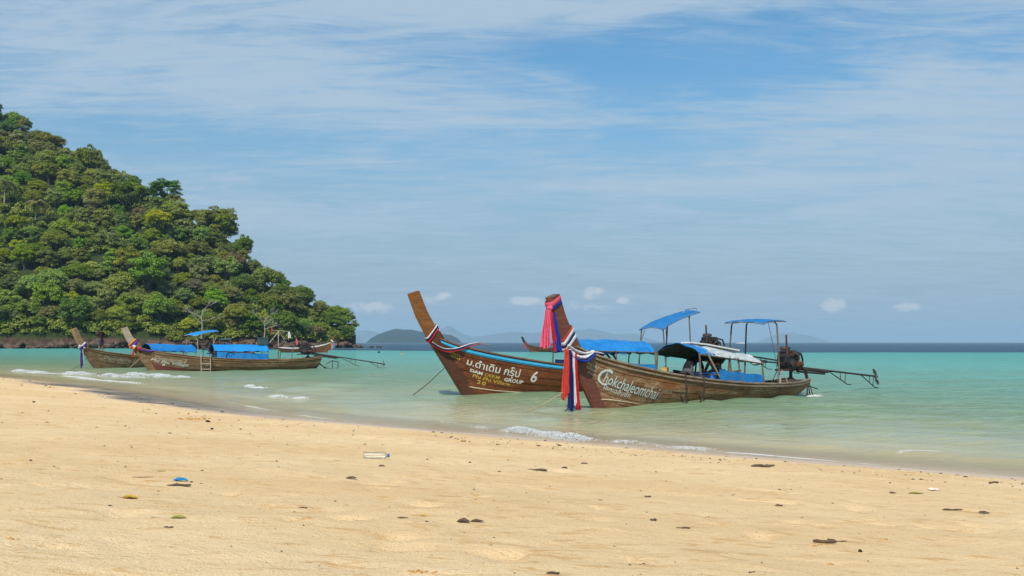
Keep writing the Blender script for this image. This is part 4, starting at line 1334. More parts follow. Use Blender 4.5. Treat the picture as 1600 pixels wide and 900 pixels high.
def engine(root, x, z, mats=None, shaft=4.5, drop=-.30, tiller=1.9, tz=.12, prop=.27, seed=1, exhaust=.55, simple=False, zp=.5, sq=1.0):
    """car engine on a pivot with its long propeller shaft aft and steering bar forward"""
    eng = MB(); eng.box((x, 0, z), (.50, .36, .34)); eng.box((x + .02, 0, z - .22), (.42, .26, .14)); eng.box((x + .27, 0, z - .04), (.10, .34, .34))
    E = eng.build('engine', M['iron'], root, bevel=.02)
    sub = []
    def S(name, mb, mat, smooth=False, bevel=0): return mb.build(name, mat, E, smooth=smooth, bevel=bevel)
    g = MB()
    for k in range(5): g.box((x - .18 + .09 * k, 0, z + .21), (.06, .30 - .02 * (k % 2), .10))
    g.box((x, 0, z + .27), (.46, .20, .06)); S('cylinder_head', g, M['iron'], bevel=.01)
    g = MB(); g.lathe([(.04, -.03), (.11, -.03), (.11, -.012), (.08, -.012), (.08, .012), (.11, .012), (.11, .03), (.04, .03)], (x - .10, -.22, z - .06), (0, 1, 0), 16)
    S('pulley', g, M['iron_grey'])
    g = MB(); g.lathe([(.02, -.02), (.065, -.02), (.05, 0), (.065, .02), (.02, .02)], (x + .12, -.22, z + .10), (0, 1, 0), 14); S('pulley', g, M['iron'])
    g = MB(); g.lathe([(.07, -.10), (.085, -.08), (.085, .08), (.07, .10)], (x + .16, -.25, z - .10), (1, 0, 0), 14); S('alternator', g, M['rust'])
    g = MB(); g.lathe([(.06, 0), (.13, .01), (.14, .05), (.13, .10), (.05, .12)], (x - .05, .05, z + .30), (0, 0, 1), 16); S('air_filter', g, M['iron_grey'])
    g = MB(); g.tube([(x - .20, -.12, z + .10), (x - .20, -.12, z + .22), (x - .21, -.10, z + .34 + exhaust * .5), (x - .22, -.10, z + .34 + exhaust)], .026, 8); S('exhaust_pipe', g, M['rust'])
    rr = random.Random(seed)
    hoses = []
    g = MB(); g.tube([(x + .2, -.14, z + .24), (x + .36, -.16, z + .20), (x + .44, -.16, z + .02), (x + .42, -.15, z - .22)], .028, 7); S('hose', g, M['iron'])
    g = MB(); g.tube([(x - .24, -.18, z + .12), (x - .36, -.2, z + .10), (x - .38, -.2, z - .02), (x - .26, -.19, z - .06)], .02, 6); S('hose', g, M['iron'])
    if not simple:
        for k in range(6):
            a = rr.uniform(-.2, .2); b = rr.uniform(-.2, .2)
            g = MB(); g.tube([(x + a, -.19, z + rr.uniform(-.1, .2)), (x + (a + b) / 2, -.27, z + rr.uniform(-.15, .3)), (x + b, -.2, z + rr.uniform(-.15, .2))], .014, 5); S('hose', g, M['rust'] if k % 3 == 0 else M['iron'])
        for k in range(5):
            g = MB(); g.box((x + rr.uniform(-.22, .24), rr.uniform(-.22, -.17), z + rr.uniform(-.2, .26)), (rr.uniform(.05, .11), .06, rr.uniform(.05, .10)), (rr.uniform(-.4, .4), rr.uniform(-.4, .4), 0)); S('bracket', g, M['iron_grey'] if k % 2 else M['rust'])
        g = MB(); g.tube([(x + .18, -.20, z + .06), (x + .20, -.24, z - .10), (x + .36, -.24, z - .12)], .018, 6); S('water_pipe', g, M['pole_steel'])
    E.scale = (1.38 * sq, 1.2, 1.16); E.location = (x * (1 - 1.38 * sq), 0, z * (1 - 1.16))
    # frame, pivot
    g = MB(); g.box((x + .05, -.15, z - .30), (1.15, .05, .06)); g.box((x + .05, .15, z - .30), (1.15, .05, .06))
    for k in (-.45, 0, .5): g.box((x + k, 0, z - .302), (.05, .30, .05))
    g.build('engine_frame', M['rust'], root, bevel=.006)
    g = MB(); g.lathe([(.16, 0), (.18, .05), (.10, .10), (.055, .14), (.055, max(.2, z - .33 - zp))], (x + .18, 0, zp), (0, 0, 1), 12); g.build('pivot', M['iron'], root)
    # tail: outer casing, shaft, bracing
    xa = x + .45; za = z - .26
    def tail(u): return Vector((xa + shaft * u, 0, za + drop * u))
    g = MB(); g.tube([tail(0), tail(.38)], .050, 8); g.build('shaft_casing', M['rust_dark'], root)
    g = MB(); g.tube([tail(-.05) + Vector((0, 0, .05)), tail(.99) + Vector((0, 0, .015))], .034, 8); g.build('shaft', M['rust_dark'], root)
    g = MB(); g.tube([tail(.02) + Vector((0, 0, -.10)), tail(.34) + Vector((0, 0, -.085))], .036, 8); g.build('brace_tube', M['rust_dark'], root)
    for u0, u1, dd in (((.40, .62, .38), (.80, .985, .40))):
        g = MB(); a = tail(u0); b = tail(u1) + Vector((0, 0, -dd)); c = tail(u1 - .02)
        g.tube([a, b], .018, 6); g.tube([tail((u0 + u1) / 2 + .02), a.lerp(b, .62)], .014, 6); g.tube([c, a.lerp(b, .86)], .014, 6); g.tube([b + Vector((-.02, 0, 0)), b + Vector((.26, 0, -.02))], .018, 6); g.build('skeg', M['rust_dark'], root)
    hub = tail(1.0)
    g = MB(); g.lathe([(.02, -.08), (.055, -.05), (.06, .06), (.03, .12)], hub, (1, 0, 0), 12); hb = g.build('propeller', M['prop'], root, smooth=True)
    for s_ in (1, -1):
        rows = []
        for i in range(7):
            u = i / 6; r_ = .03 + prop * u; wd = .115 * math.sin(PI * min(1, .18 + u * .80)) + .012; tw = R(58 - 30 * u)
            ax = Vector((math.sin(tw) * .55, math.cos(tw), 0)) * wd
            c = hub + Vector((0, 0.10 * s_ * u, s_ * r_))
            rows.append([c - ax, c + Vector((.02, 0, 0)), c + ax])
        shell(rows, .012).build('propeller_blade', M['prop'], hb, smooth=True)
    # steering bar
    g = MB(); g.tube([(x - .2, -.10, z - .10), (x - .2 - tiller, -.10, z - .10 + tz)], .026, 7); g.tube([(x - .2 - tiller * .55, -.10, z - .10 + tz * .55), (x - .2 - tiller * .82, -.10, z - .10 + tz * .82)], .045, 7); g.build('steering_bar', M['rust_dark'], root)
    return E

def strip(name, parent, top, length, width, mat, dirv=(1, 0, 0), fold=.03, nf=3, seed=0, flare=1.25, lean=(0, 0), label=None):
    """hanging strip of cloth with vertical folds"""
    d = Vector(dirv).normalized(); n = d.cross(Vector((0, 0, 1)))
    rows = []; rr = random.Random(seed); ph = rr.uniform(0, 6); m = 12
    for i in range(15):
        u = i / 14; w = width * lerp(.55, flare, u ** .7)
        r_ = []
        for k in range(m):
            a = k / (m - 1) - .5
            off = fold * (0.35 + u) * math.sin(a * nf * 2 * PI + ph + .8 * math.sin(u * 3 + ph))
            zz = -length * u * (1 + .03 * math.sin(a * 9 + ph)) 
            sw = .02 * math.sin(u * 4.2 + ph)
            r_.append(Vector(top) + d * (a * w + lean[0] * u + sw) + n * (off + lean[1] * u) + Vector((0, 0, zz)))
        rows.append(r_)
    return shell(rows, .006).build(name, mat, parent, smooth=True, label=label)
def wrap(name, parent, H, z, width, mat, tilt=0.0, puff=.02, dep=.46, th=.10, label=None):
    """band of cloth wound round the prow at height z"""
    rows = []
    x = H.front(z); tan = Vector((H.front(z + .05) - x, 0, .05)).normalized(); nrm = Vector((tan.z, 0, -tan.x))
    c = Vector((x, 0, z)) + nrm * dep / 2
    for i in range(5):
        v = (i / 4 - .5) * width; r_ = []
        bul = puff * (1 - (2 * i / 4 - 1) ** 2) + .006
        for k in range(20):
            a = 2 * PI * k / 20
            ca = math.copysign(abs(math.cos(a)) ** .35, math.cos(a)); sa = math.copysign(abs(math.sin(a)) ** .35, math.sin(a))
            r_.append(c + nrm * ca * (dep / 2 + .012 + bul) + Vector((0, sa * (th + .012 + bul), 0)) + tan * (v + tilt * ca * dep / 2))
        rows.append(r_)
    mb = MB(); mb.grid(rows, closed=True)
    return mb.build(name, mat, parent, smooth=True, label=label)
def swag(name, parent, pts, r, mat, flat=.45, n=18, label=None):
    path = []
    ps = [np.array(p, float) for p in pts]
    for i in range(len(ps) - 1):
        p0 = ps[max(i - 1, 0)]; p1 = ps[i]; p2 = ps[i + 1]; p3 = ps[min(i + 2, len(ps) - 1)]
        for k in range(8):
            t = k / 8; path.append(.5 * ((2 * p1) + (-p0 + p2) * t + (2 * p0 - 5 * p1 + 4 * p2 - p3) * t * t + (-p0 + 3 * p1 - 3 * p2 + p3) * t ** 3))
    path.append(ps[-1])
    m = len(path); g = MB(); g.tube([Vector(p) for p in path], [r * (.7 + .3 * math.sin(PI * i / (m - 1)) + .08 * math.sin(i * 1.7)) for i in range(m)], 10, flat=flat)
    return g.build(name, mat, parent, smooth=True, label=label)
def rope(name, pts, r, mat, label, sag=0):
    path = []; ps = [np.array(p, float) for p in pts]
    for i in range(len(ps) - 1):
        p0 = ps[max(i - 1, 0)]; p1 = ps[i]; p2 = ps[i + 1]; p3 = ps[min(i + 2, len(ps) - 1)]
        for k in range(8):
            t = k / 8; path.append(Vector(.5 * ((2 * p1) + (-p0 + p2) * t + (2 * p0 - 5 * p1 + 4 * p2 - p3) * t * t + (-p0 + 3 * p1 - 3 * p2 + p3) * t ** 3)))
    path.append(Vector(ps[-1]))
    g = MB(); g.tube(path, r, 6); o = g.build(name, mat, smooth=True)
    return tag(o, label, 'rope')
def boat_root(name, px, py, aft, label, group='wooden long-tail boats'):
    o = sea_pt(px, py)
    a = math.atan2(aft[1], aft[0])
    root = empty(name, o, a)
    root['label'] = label; root['category'] = 'boat'; root['group'] = group
    return root
def W_(root, v):
    """boat frame -> world"""
    c, s = math.cos(root.rotation_euler.z), math.sin(root.rotation_euler.z)
    return Vector((root.location.x + c * v[0] - s * v[1], root.location.y + s * v[0] + c * v[1], root.location.z + v[2]))
def thing_on(root, name, label, cat, loc=(0, 0, 0), group=None):
    """a separate thing standing in or hanging from a boat: same orientation, own root"""
    e = empty(name, W_(root, loc), root.rotation_euler.z)
    return tag(e, label, cat, group)
def awning(root, c00, c01, c11, c10, mat, curve=.06, name='awning', frame=None):
    """sheet between four corners (front far, front near, rear near, rear far), bowed upwards, with an edge frame"""
    c00, c01, c11, c10 = (Vector(c) for c in (c00, c01, c11, c10)); rows = []
    for i in range(11):
        u = i / 10; a = c00.lerp(c10, u); b = c01.lerp(c11, u); rows.append([a.lerp(b, k / 8) + Vector((0, 0, curve * math.sin(PI * k / 8) + curve * 1.0 * math.sin(PI * u ** .7) - .012 * abs(math.sin(u * 9 + k)))) for k in range(9)])
    s = shell(rows, .006).build(name, mat, root, smooth=True)
    if frame:
        g = MB(); ed = rows[0] + [r_[-1] for r_ in rows[1:]] + rows[-1][::-1][1:] + [r_[0] for r_ in rows[::-1][1:]]
        g.tube([p - Vector((0, 0, .02)) for p in ed], .014, 6); g.build('awning_frame', frame, root)
    return s
def side_curtain(root, H, x0, x1, h, mat, side=-1, seed=0, name='side_curtain', inset=-.06, dz=0.0, h1=None):
    rows = []
    n = 22
    for i in range(n + 1):
        u = i / n; x = lerp(x0, x1, u); f = H.f_of(x); p = H.pt(f, 1, side, inset)
        hh = lerp(h, h1 if h1 else h, u)
        wv = .018 * math.sin(x * 13 + seed) + .012 * math.sin(x * 29 + seed * 2)
        rows.append([p + Vector((0, wv * (1 - k / 5) * side, -.06 + dz + (hh + .06 + .01 * math.sin(x * 7)) * k / 5)) for k in range(6)])
    return shell(rows, .006).build(name, mat, root, smooth=True)

# ------------------------------------------------------------------ boat A: the nearest one, right of centre
A = boat_root('longtail_boat', 925, 638, (.725, .69), 'weathered brown wooden boat nearest the camera, hand-lettered name, white patched canopy')
HA = Hull(L=10.05, rake=1.10, neck=1.60, sheer=[(0, 1.62), (.04, 1.45), (.10, 1.26), (.20, 1.03), (.30, .84), (.42, .68), (.56, .54), (.70, .46), (.85, .42), (.95, .44), (1, .50)])
make_hull(A, HA, M['hull_a'], M['stem_a'], M['stem_a'], M['gun_a'], strakes=6, tip=1.80, boot=.16)
lettering(HA, A, 'PPB.207', -.38, .80, .16, M['letter_worn'], .1, .003, .82, off=.05)
lettering(HA, A, '5850', -.34, .71, .16, M['letter_worn'], .1, .003, .82, off=.05)
lettering(HA, A, '00197', -.29, .62, .15, M['letter_worn'], .1, .003, .75, off=.05)
lettering(HA, A, 'C', .02, .535, .92, M['letter_shadow'], .30, .012, .66, off=.031)
lettering(HA, A, 'C', .00, .545, .92, M['letter_white'], .30, .002, .66, off=.035)
lettering(HA, A, 'hokchaleomchai', .265, .600, .56, M['letter_shadow'], .38, .006, .52, off=.031, tilt=-.045)
lettering(HA, A, 'hokchaleomchai', .25, .610, .56, M['letter_white'], .38, .003, .52, off=.035, tilt=-.045, label='white slanted hand-painted boat name')
lettering(HA, A, 'โชคเฉลิมชัย', .30, .475, .26, M['letter_white'], .25, .003, .78, off=.034, tilt=-.03)
lettering(HA, A, 'TOUR', 2.28, .66, .15, M['letter_worn'], .1, .002, .9, off=.034)
lettering(HA, A, 'Sujitra Krabi', 4.55, .56, .19, M['letter_faint'], .2, .001, .85, off=.034)
# canopy: dark-lined hood with a blue front and a dirty white tarpaulin over the rest
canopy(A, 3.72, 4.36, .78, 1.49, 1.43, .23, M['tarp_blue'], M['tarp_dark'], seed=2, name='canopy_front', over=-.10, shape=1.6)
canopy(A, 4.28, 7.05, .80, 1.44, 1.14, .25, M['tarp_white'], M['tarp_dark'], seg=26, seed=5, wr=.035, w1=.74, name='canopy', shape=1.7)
posts(A, HA, [3.75, 5.25, 5.7, 7.0], [1.48, 1.33, 1.28, 1.15], .75, M['pole'], .028)
rail(A, [(3.72, -.79, 1.40), (5.4, -.81, 1.25), (7.05, -.77, 1.08)], M['pole'], .024, 'eave_rail')
rail(A, [(3.72, .79, 1.40), (5.4, .81, 1.25), (7.05, .77, 1.08)], M['pole'], .024, 'eave_rail')
rail(A, [(4.2, -.80, .82), (5.6, -.80, .74), (7.0, -.76, .68)], M['pole'], .018, 'hand_rail')
rail(A, [(4.2, .80, .84), (5.6, .80, .76), (7.0, .76, .70)], M['pole'], .018, 'hand_rail')
for k in range(3):
    g = MB(); xx = 3.74 + .36 * k; g.tube([(xx, .78 * a, 1.455 - .03 * k + .21 * (1 - abs(a) ** 1.6)) for a in [-1 + i / 6 for i in range(13)]], .016, 6); g.build('canopy_hoop', M['iron_grey'], A)
side_curtain(A, HA, 4.62, 6.95, .30, M['tarp_blue'], -1, 1, h1=.25, dz=.03)
side_curtain(A, HA, 4.6, 6.9, .26, M['tarp_navy'], 1, 2, dz=.03)
# white boards lying along the canopy top, and the folded blue cloth at its front
bd = thing_on(A, 'roof_board', 'long white board lying on top of the patched canopy', 'board', (0, 0, 0))
g = MB(); rect_sweep(g, [(4.15, .02, 1.745), (5.0, .03, 1.69), (5.8, .02, 1.60), (6.7, .02, 1.50)], .34, .045); g.build('plank', M['white'], bd, bevel=.008)
# pale prop leaning at the front post
rail(A, [(4.02, -.82, 1.46), (4.6, -.84, .76)], M['pole_pale'], .028, 'leaning_pole')
# rear awning over the helm
awning(A, (7.15, .72, 2.38), (7.15, -.72, 2.34), (8.45, -.70, 2.44), (8.45, .72, 2.46), M['tarp_roof'], .05, frame=M['pole'])
for (x, y, z) in ((8.0, -.66, 2.40), (8.3, .66, 2.41), (7.45, .66, 2.38)):
    b = HA.pt(HA.f_of(x), 1, -1 if y < 0 else 1, -.03); g = MB(); g.tube([b + Vector((0, 0, -.2)), (x, y, z - .10), (x - .03, y * .9, z), (x - .05, y * .5, z + .01)], [.030, .026, .024, .02], 7); g.build('awning_post', M['pole'], A)
g = MB(); g.tube([HA.pt(HA.f_of(8.0), 1, -1, -.028) + Vector((.0, 0, -.1)), HA.pt(HA.f_of(8.0), 1, -1, -.028) + Vector((0, .0, .28))], .034, 7); g.build('post_sleeve', M['pole_pale'], A)
rail(A, [(7.6, -.60, 2.36), (8.0, -.62, 1.2), (8.15, -.60, .55)], M['rope'], .008, 'stay_line')
rail(A, [(8.9, .1, .42), (8.6, -.35, .95)], M['pole_pale'], .016, 'brace')
rail(A, [(9.2, -.35, .40), (9.05, -.2, .85)], M['pole_pale'], .016, 'brace')
engine(A, 9.75, 1.14, shaft=5.75, drop=-.42, tiller=2.3, tz=.16, seed=4, exhaust=.40, zp=.46)
for k, (dx, r_, mt) in enumerate(((0, .022, 'copper'), (.07, .020, 'iron'), (.14, .018, 'copper'))):
    g = MB(); g.tube([(10.15, -.18, 1.02 - .04 * k), (10.42 + dx, -.20, .82), (10.60 + dx, -.22, .40), (10.53 + dx * 2.2, -.26, .06), (10.47 + dx * 3.2, -.30, -.12)], r_, 6); g.build('cooling_hose', M[mt], A, smooth=True)
rail(A, [(10.5, -.1, .34), (11.4, -.15, .16)], M['iron'], .02, 'boat_hook')
g = MB(); g.box((9.75, 0, .47), (.75, .80, .07)); g.build('engine_bed', M['inside'], A, bevel=.01)
# sashes
sa = thing_on(A, 'prow_sash', 'pink, red and blue scarves tied round the tip of the nearest boat prow', 'sash')
wrap('sash_wrap', sa, HA, 2.74, .13, M['cl_pink'], .18, .015, .36, .115); wrap('sash_wrap', sa, HA, 2.64, .07, M['cl_blue'], .2, .01, .36, .115)
fx = HA.front(2.62) - .20
g = MB(); g.blob((fx + .14, -.08, 2.62), .075, 3, .2, 2); g.build('knot', M['cl_pink'], sa, smooth=True)
for k, (dx, L_, w_, mt) in enumerate(((-.02, .98, .16, 'cl_pink'), (.08, .94, .13, 'cl_pink'), (.16, 1.00, .11, 'cl_red'), (.25, .98, .15, 'cl_blue'))):
    strip('ribbon', sa, (fx + dx * .9, -.10 - .02 * k, 2.60 - .03 * k), L_, w_, M[mt], (1, -.15, 0), .028, 2.5, k + 3, 1.35, (.10 if k > 1 else -.06, 0))
sb = thing_on(A, 'prow_sash', 'white, blue and red garland wound round the neck of the nearest boat, long ribbons hanging', 'sash')
wrap('sash_wrap', sb, HA, 1.86, .07, M['cl_coral'], .35, .008, .47, .09); wrap('sash_wrap', sb, HA, 1.78, .10, M['cl_whitec'], .35, .012, .48, .09); wrap('sash_wrap', sb, HA, 1.70, .05, M['cl_navy'], .35, .014, .48, .09); wrap('sash_wrap', sb, HA, 1.63, .10, M['cl_whitec'], .3, .016, .49, .09)
nx = HA.front(1.5) - .12
swag('sash_swag', sb, [(nx + .10, -.15, 1.56), (nx + .32, -.20, 1.40), (nx + .58, -.22, 1.36), (nx + .82, -.20, 1.44), (nx + 1.0, -.18, 1.52)], .085, M['cl_whitec'], .6)
swag('sash_swag', sb, [(nx + .06, -.17, 1.48), (nx + .32, -.24, 1.30), (nx + .62, -.27, 1.26), (nx + .88, -.25, 1.38), (nx + 1.02, -.21, 1.48)], .060, M['cl_blue'], .6)
swag('sash_swag', sb, [(nx + .05, -.17, 1.68), (nx + .30, -.20, 1.54), (nx + .6, -.23, 1.47), (nx + .88, -.22, 1.50)], .05, M['cl_whitec'], .6)
swag('sash_swag', sb, [(nx + .85, -.22, 1.48), (nx + 1.1, -.20, 1.49), (nx + 1.35, -.22, 1.45)], .035, M['cl_whitec'], .6)
for k, (dx, L_, w_, mt, zt) in enumerate(((-.10, 1.30, .12, 'cl_coral', 1.60), (-.03, 1.20, .08, 'cl_coral', 1.62), (.06, 1.46, .12, 'cl_navy', 1.56), (.16, 1.34, .11, 'cl_whitec', 1.50), (.25, 1.42, .10, 'cl_red', 1.46), (.00, 1.50, .08, 'cl_navy', 1.52))):
    strip('ribbon', sb, (nx + dx, -.20 - .015 * k, zt), L_, w_, M[mt], (1, -.1, 0), .03, 2.5, k + 13, 1.3, (.02 * (k - 1), 0))
# boarding ladder
ld = thing_on(A, 'boarding_ladder', 'rusty iron boarding ladder hooked over the gunwale of the nearest boat', 'ladder')
for x in (2.95, 3.68):
    b = HA.at_x(x, 1, -1, .0); g = MB()
    g.tube([b + Vector((0, .16, .02)), b + Vector((0, .10, .10)), b + Vector((0, -.10, .10)), b + Vector((0, -.13, -.05)), Vector((b.x, b.y - .10, -.10))], .020, 6)
    g.build('upright', M['rust_dark'], ld)
    g = MB(); g.tube([(b.x - .02, b.y - .10, .34), (b.x - .50, b.y - .30, .36), (b.x - .50, b.y - .30, .30), (b.x - .02, b.y - .11, -.12)], .017, 6); g.build('step_bracket', M['rust_dark'], ld)
# cargo
cg = thing_on(A, 'blue_barrel', 'small blue plastic drum at the front of the blue curtain in the nearest boat', 'barrel', (4.62, -.52, .68))
g = MB(); g.lathe([(.10, -.20), (.165, -.19), (.17, -.08), (.175, -.05), (.17, 0), (.17, .14), (.15, .19), (.06, .20)], (0, 0, 0), (0, 0, 1), 18); g.build('drum', M['barrel_blue'], cg, smooth=True); g = MB(); g.lathe([(.05, 0), (.05, .04), (.03, .05)], (.06, 0, .19), (0, 0, 1), 10); g.build('cap', M['tyre'], cg)
cg = thing_on(A, 'crate', 'dark blue crate beside the bending man in the nearest boat', 'crate', (4.25, -.45, .66))
g = MB(); g.box((0, 0, 0), (.36, .4, .34)); g.build('box', M['tarp_navy'], cg, bevel=.015); g = MB(); g.box((0, 0, .185), (.39, .43, .04)); g.build('lid', M['tarp_navy'], cg, bevel=.01)
cg = thing_on(A, 'carton', 'yellow carton on the foredeck under the hood of the nearest boat', 'box', (3.45, .25, .93))
g = MB(); g.box((0, 0, 0), (.20, .18, .16), (0, 0, .4)); g.build('box', M['yellow_box'], cg, bevel=.006); g = MB(); g.box((.0, 0, .085), (.21, .19, .012), (0, .05, .4)); g.build('flap', M['yellow_box'], cg)

# ------------------------------------------------------------------ boat B: behind and left of it
B = boat_root('longtail_boat', 721, 617, (.85, .527), 'dark varnished wooden boat with light blue stripe, white and gold lettering, blue canopy')
HB = Hull(L=12.0, rake=1.27, neck=1.84, sheer=[(0, 1.86), (.04, 1.67), (.10, 1.47), (.20, 1.22), (.30, 1.02), (.42, .84), (.56, .68), (.70, .58), (.85, .54), (.95, .56), (1, .62)])
make_hull(B, HB, M['hull_b'], M['stem_b'], M['stem_b_low'], M['gun_b'], M['blue_strip'], strakes=6, tip=1.80, stem_w=1.02, boot=.42, end_mat=M['gun_b'])
lettering(HB, B, '5852', -.42, .80, .155, M['letter_gold'], .15, .004, .9, off=.062)
lettering(HB, B, '00915', -.48, .73, .155, M['letter_gold'], .15, .004, .9, off=.062)
lettering(HB, B, 'ม.ดำเดิม กรุ๊ป', .08, .705, .40, M['letter_white'], .12, .006, .90, off=.034, tilt=-.03)
lettering(HB, B, '6', 2.38, .615, .58, M['letter_white'], .2, .014, .85, off=.034)
lettering(HB, B, 'DAM', .24, .575, .21, M['letter_white'], .12, .008, .98, off=.034, tilt=-.03)
lettering(HB, B, 'DERM', .76, .566, .21, M['letter_gold'], .12, .003, .98, off=.034, tilt=-.03)
lettering(HB, B, 'GROUP', 1.46, .548, .21, M['letter_white'], .12, .008, .98, off=.034, tilt=-.03)
lettering(HB, B, 'Phi Phi Village', .34, .470, .25, M['letter_gold'], .15, .005, .98, off=.034, tilt=-.03)
lettering(HB, B, '2', .52, .355, .27, M['letter_gold'], .1, .008, 1.05, off=.034)
lettering(HB, B, '0', .70, .350, .27, M['letter_gold'], .1, .008, 1.05, off=.034)
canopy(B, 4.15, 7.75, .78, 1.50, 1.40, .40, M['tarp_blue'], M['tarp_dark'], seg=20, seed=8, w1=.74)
posts(B, HB, [4.2, 5.9, 7.7], [1.52, 1.47, 1.42], .74, M['pole'], .024)
rail(B, [(4.15, -.78, 1.46), (7.75, -.75, 1.37)], M['pole'], .024, 'eave_rail'); rail(B, [(4.15, .78, 1.46), (7.75, .75, 1.37)], M['pole'], .024, 'eave_rail')
rail(B, [(4.2, -.74, 1.02), (7.7, -.74, .93)], M['pole'], .015, 'hand_rail')
side_curtain(B, HB, 4.3, 5.2, .24, M['tarp_navy'], -1, 3); side_curtain(B, HB, 6.1, 7.7, .30, M['tarp_blue'], -1, 4); side_curtain(B, HB, 4.3, 7.7, .26, M['tarp_navy'], 1, 5)
awning(B, (8.15, .70, 2.24), (8.15, -.70, 2.24), (10.0, -.66, 2.92), (10.0, .70, 2.90), M['tarp_roof'], .09, frame=M['pole'])
for (x, y, z) in ((8.2, -.62, 2.28), (8.2, .62, 2.30), (9.5, -.60, 2.76), (9.5, .62, 2.76)):
    b = HB.pt(HB.f_of(x), 1, -1 if y < 0 else 1, -.03); g = MB(); g.tube([b + Vector((0, 0, -.2)), (x, y, z)], .026, 7); g.build('awning_post', M['pole'], B)
rail(B, [(8.1, .3, 2.22), (7.8, .2, 1.75)], M['pole'], .014, 'brace'); rail(B, [(8.7, -.2, 2.4), (8.75, -.2, 1.5)], M['rope'], .012, 'stay_line')
g = MB(); g.tube([(9.3, -.5, 2.86), (9.35, -.5, 2.98), (9.95, -.5, 3.06), (9.98, -.5, 2.98)], .016, 6); g.build('roof_rail', M['pole_steel'], B)
engine(B, 11.1, 1.62, shaft=4.4, drop=-.5, tiller=1.9, tz=.10, seed=8, exhaust=.35, zp=.6)
sc_ = thing_on(B, 'prow_sash', 'red, white and blue ribbon wound below the prow of the varnished boat', 'sash')
wrap('sash_wrap', sc_, HB, 1.93, .05, M['cl_navy'], .42, .01, .50, .11); wrap('sash_wrap', sc_, HB, 1.985, .05, M['cl_whitec'], .42, .012, .50, .105); wrap('sash_wrap', sc_, HB, 1.875, .045, M['cl_red'], .42, .012, .50, .11)
nb = HB.front(1.72)
swag('sash_swag', sc_, [(nb + .02, -.14, 1.76), (nb + .40, -.20, 1.56), (nb + .85, -.26, 1.56), (nb + 1.35, -.27, 1.70), (nb + 1.75, -.2, 1.76)], .035, M['cl_whitec'])
swag('sash_swag', sc_, [(nb + .03, -.14, 1.70), (nb + .40, -.22, 1.50), (nb + .85, -.28, 1.51), (nb + 1.35, -.29, 1.66), (nb + 1.8, -.2, 1.74)], .03, M['cl_navy'])
swag('sash_swag', sc_, [(nb + .03, -.14, 1.66), (nb + .40, -.23, 1.46), (nb + .85, -.29, 1.47), (nb + 1.35, -.31, 1.62), (nb + 1.95, -.2, 1.72)], .028, M['cl_red'])
swag('sash_swag', sc_, [(nb + 1.2, -.28, 1.68), (nb + 1.7, -.26, 1.70), (nb + 2.15, -.26, 1.66)], .028, M['stem_d'])
g = MB(); g.blob((nb - .02, -.05, 1.78), .06, 5, .25); g.build('knot', M['cl_red'], sc_, smooth=True)

# ------------------------------------------------------------------ boats C and D: the pair on the left
C = boat_root('longtail_boat', 232, 580, (.878, .478), 'grey-brown wooden boat with bleached prow and bright blue canopy, front of the left pair')
HC = Hull(L=10.4, rake=1.0, neck=1.42, sheer=[(0, 1.44), (.04, 1.30), (.10, 1.16), (.20, 1.00), (.30, .86), (.42, .75), (.56, .66), (.70, .62), (.85, .64), (.95, .72), (1, .80)])
make_hull(C, HC, M['hull_c'], M['stem_c'], M['hull_c'], M['hull_c'], strakes=5, tip=1.82, seg=30, red=2, end_mat=M['stem_c'])
lettering(HC, C, 'Damderm.2', .30, .72, .36, M['letter_worn'], .3, .004, 1.05, off=.034)
lettering(HC, C, 'Phi Phi Village', .10, .59, .32, M['letter_white'], .3, .003, 1.2, off=.034)
lettering(HC, C, '8', .75, .47, .30, M['letter_white'], .2, .004, 1.1, off=.034)
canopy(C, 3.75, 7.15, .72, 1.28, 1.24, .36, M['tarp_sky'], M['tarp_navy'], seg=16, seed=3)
posts(C, HC, [3.8, 4.9, 6.0, 7.1], [1.3, 1.29, 1.28, 1.26], .70, M['pole'], .022)
side_curtain(C, HC, 3.9, 7.1, .36, M['tarp_blue'], -1, 6, dz=.04); side_curtain(C, HC, 3.9, 7.1, .30, M['tarp_navy'], 1, 7, dz=.04)
for (x, y, z, lx) in ((7.7, -.6, 1.5, .12), (8.25, .55, 1.2, .03), (8.6, -.55, 1.6, .18)):
    b = HC.pt(HC.f_of(x), 1, -1 if y < 0 else 1, -.03); g = MB(); g.tube([b + Vector((0, 0, -.2)), (x + lx, y, z)], .026, 6); g.build('awning_post', M['pole'], C)
g = MB(); g.tube([(8.0, .1, .7), (8.0, .1, 2.52)], .03, 6); g.tube([(7.2, -.1, 1.52), (8.05, .1, 2.50)], .028, 6); g.tube([(7.6, .1, 2.52), (8.7, .1, 2.46)], .024, 6); g.tube([(8.05, .1, 2.45), (8.5, .1, 1.7)], .02, 6); g.build('mast_frame', M['pole_pale'], C)
g = MB(); g.tube([(7.58, .1, 2.72), (7.55, .1, 2.30)], [.05, .03], 7); g.build('float', M['cl_coral'], C)
strip('rag', C, (8.72, .1, 2.46), .42, .16, M['white'], (1, 0, 0), .03, 2, 5)
engine(C, 9.75, 1.28, shaft=5.0, drop=-.75, tiller=2.2, tz=.25, seed=6, exhaust=.40, simple=True, zp=.74)
g = MB(); g.tube([(10.5, -.2, .5), (11.0, -.25, .05), (11.7, -.25, .0), (11.9, -.25, .1), (11.9, -.25, .45), (11.5, -.25, .55), (11.1, -.25, .35)], .03, 6); g.tube([(11.5, -.25, .55), (11.5, -.25, .02)], .025, 6); g.tube([(10.6, -.2, .32), (11.2, -.25, .02)], .025, 6); g.build('stern_rack', M['iron'], C)
cg = thing_on(C, 'storage_box', 'grey-green plastic box on the rear of the bright blue canopy', 'box', (6.95, .0, 1.80))
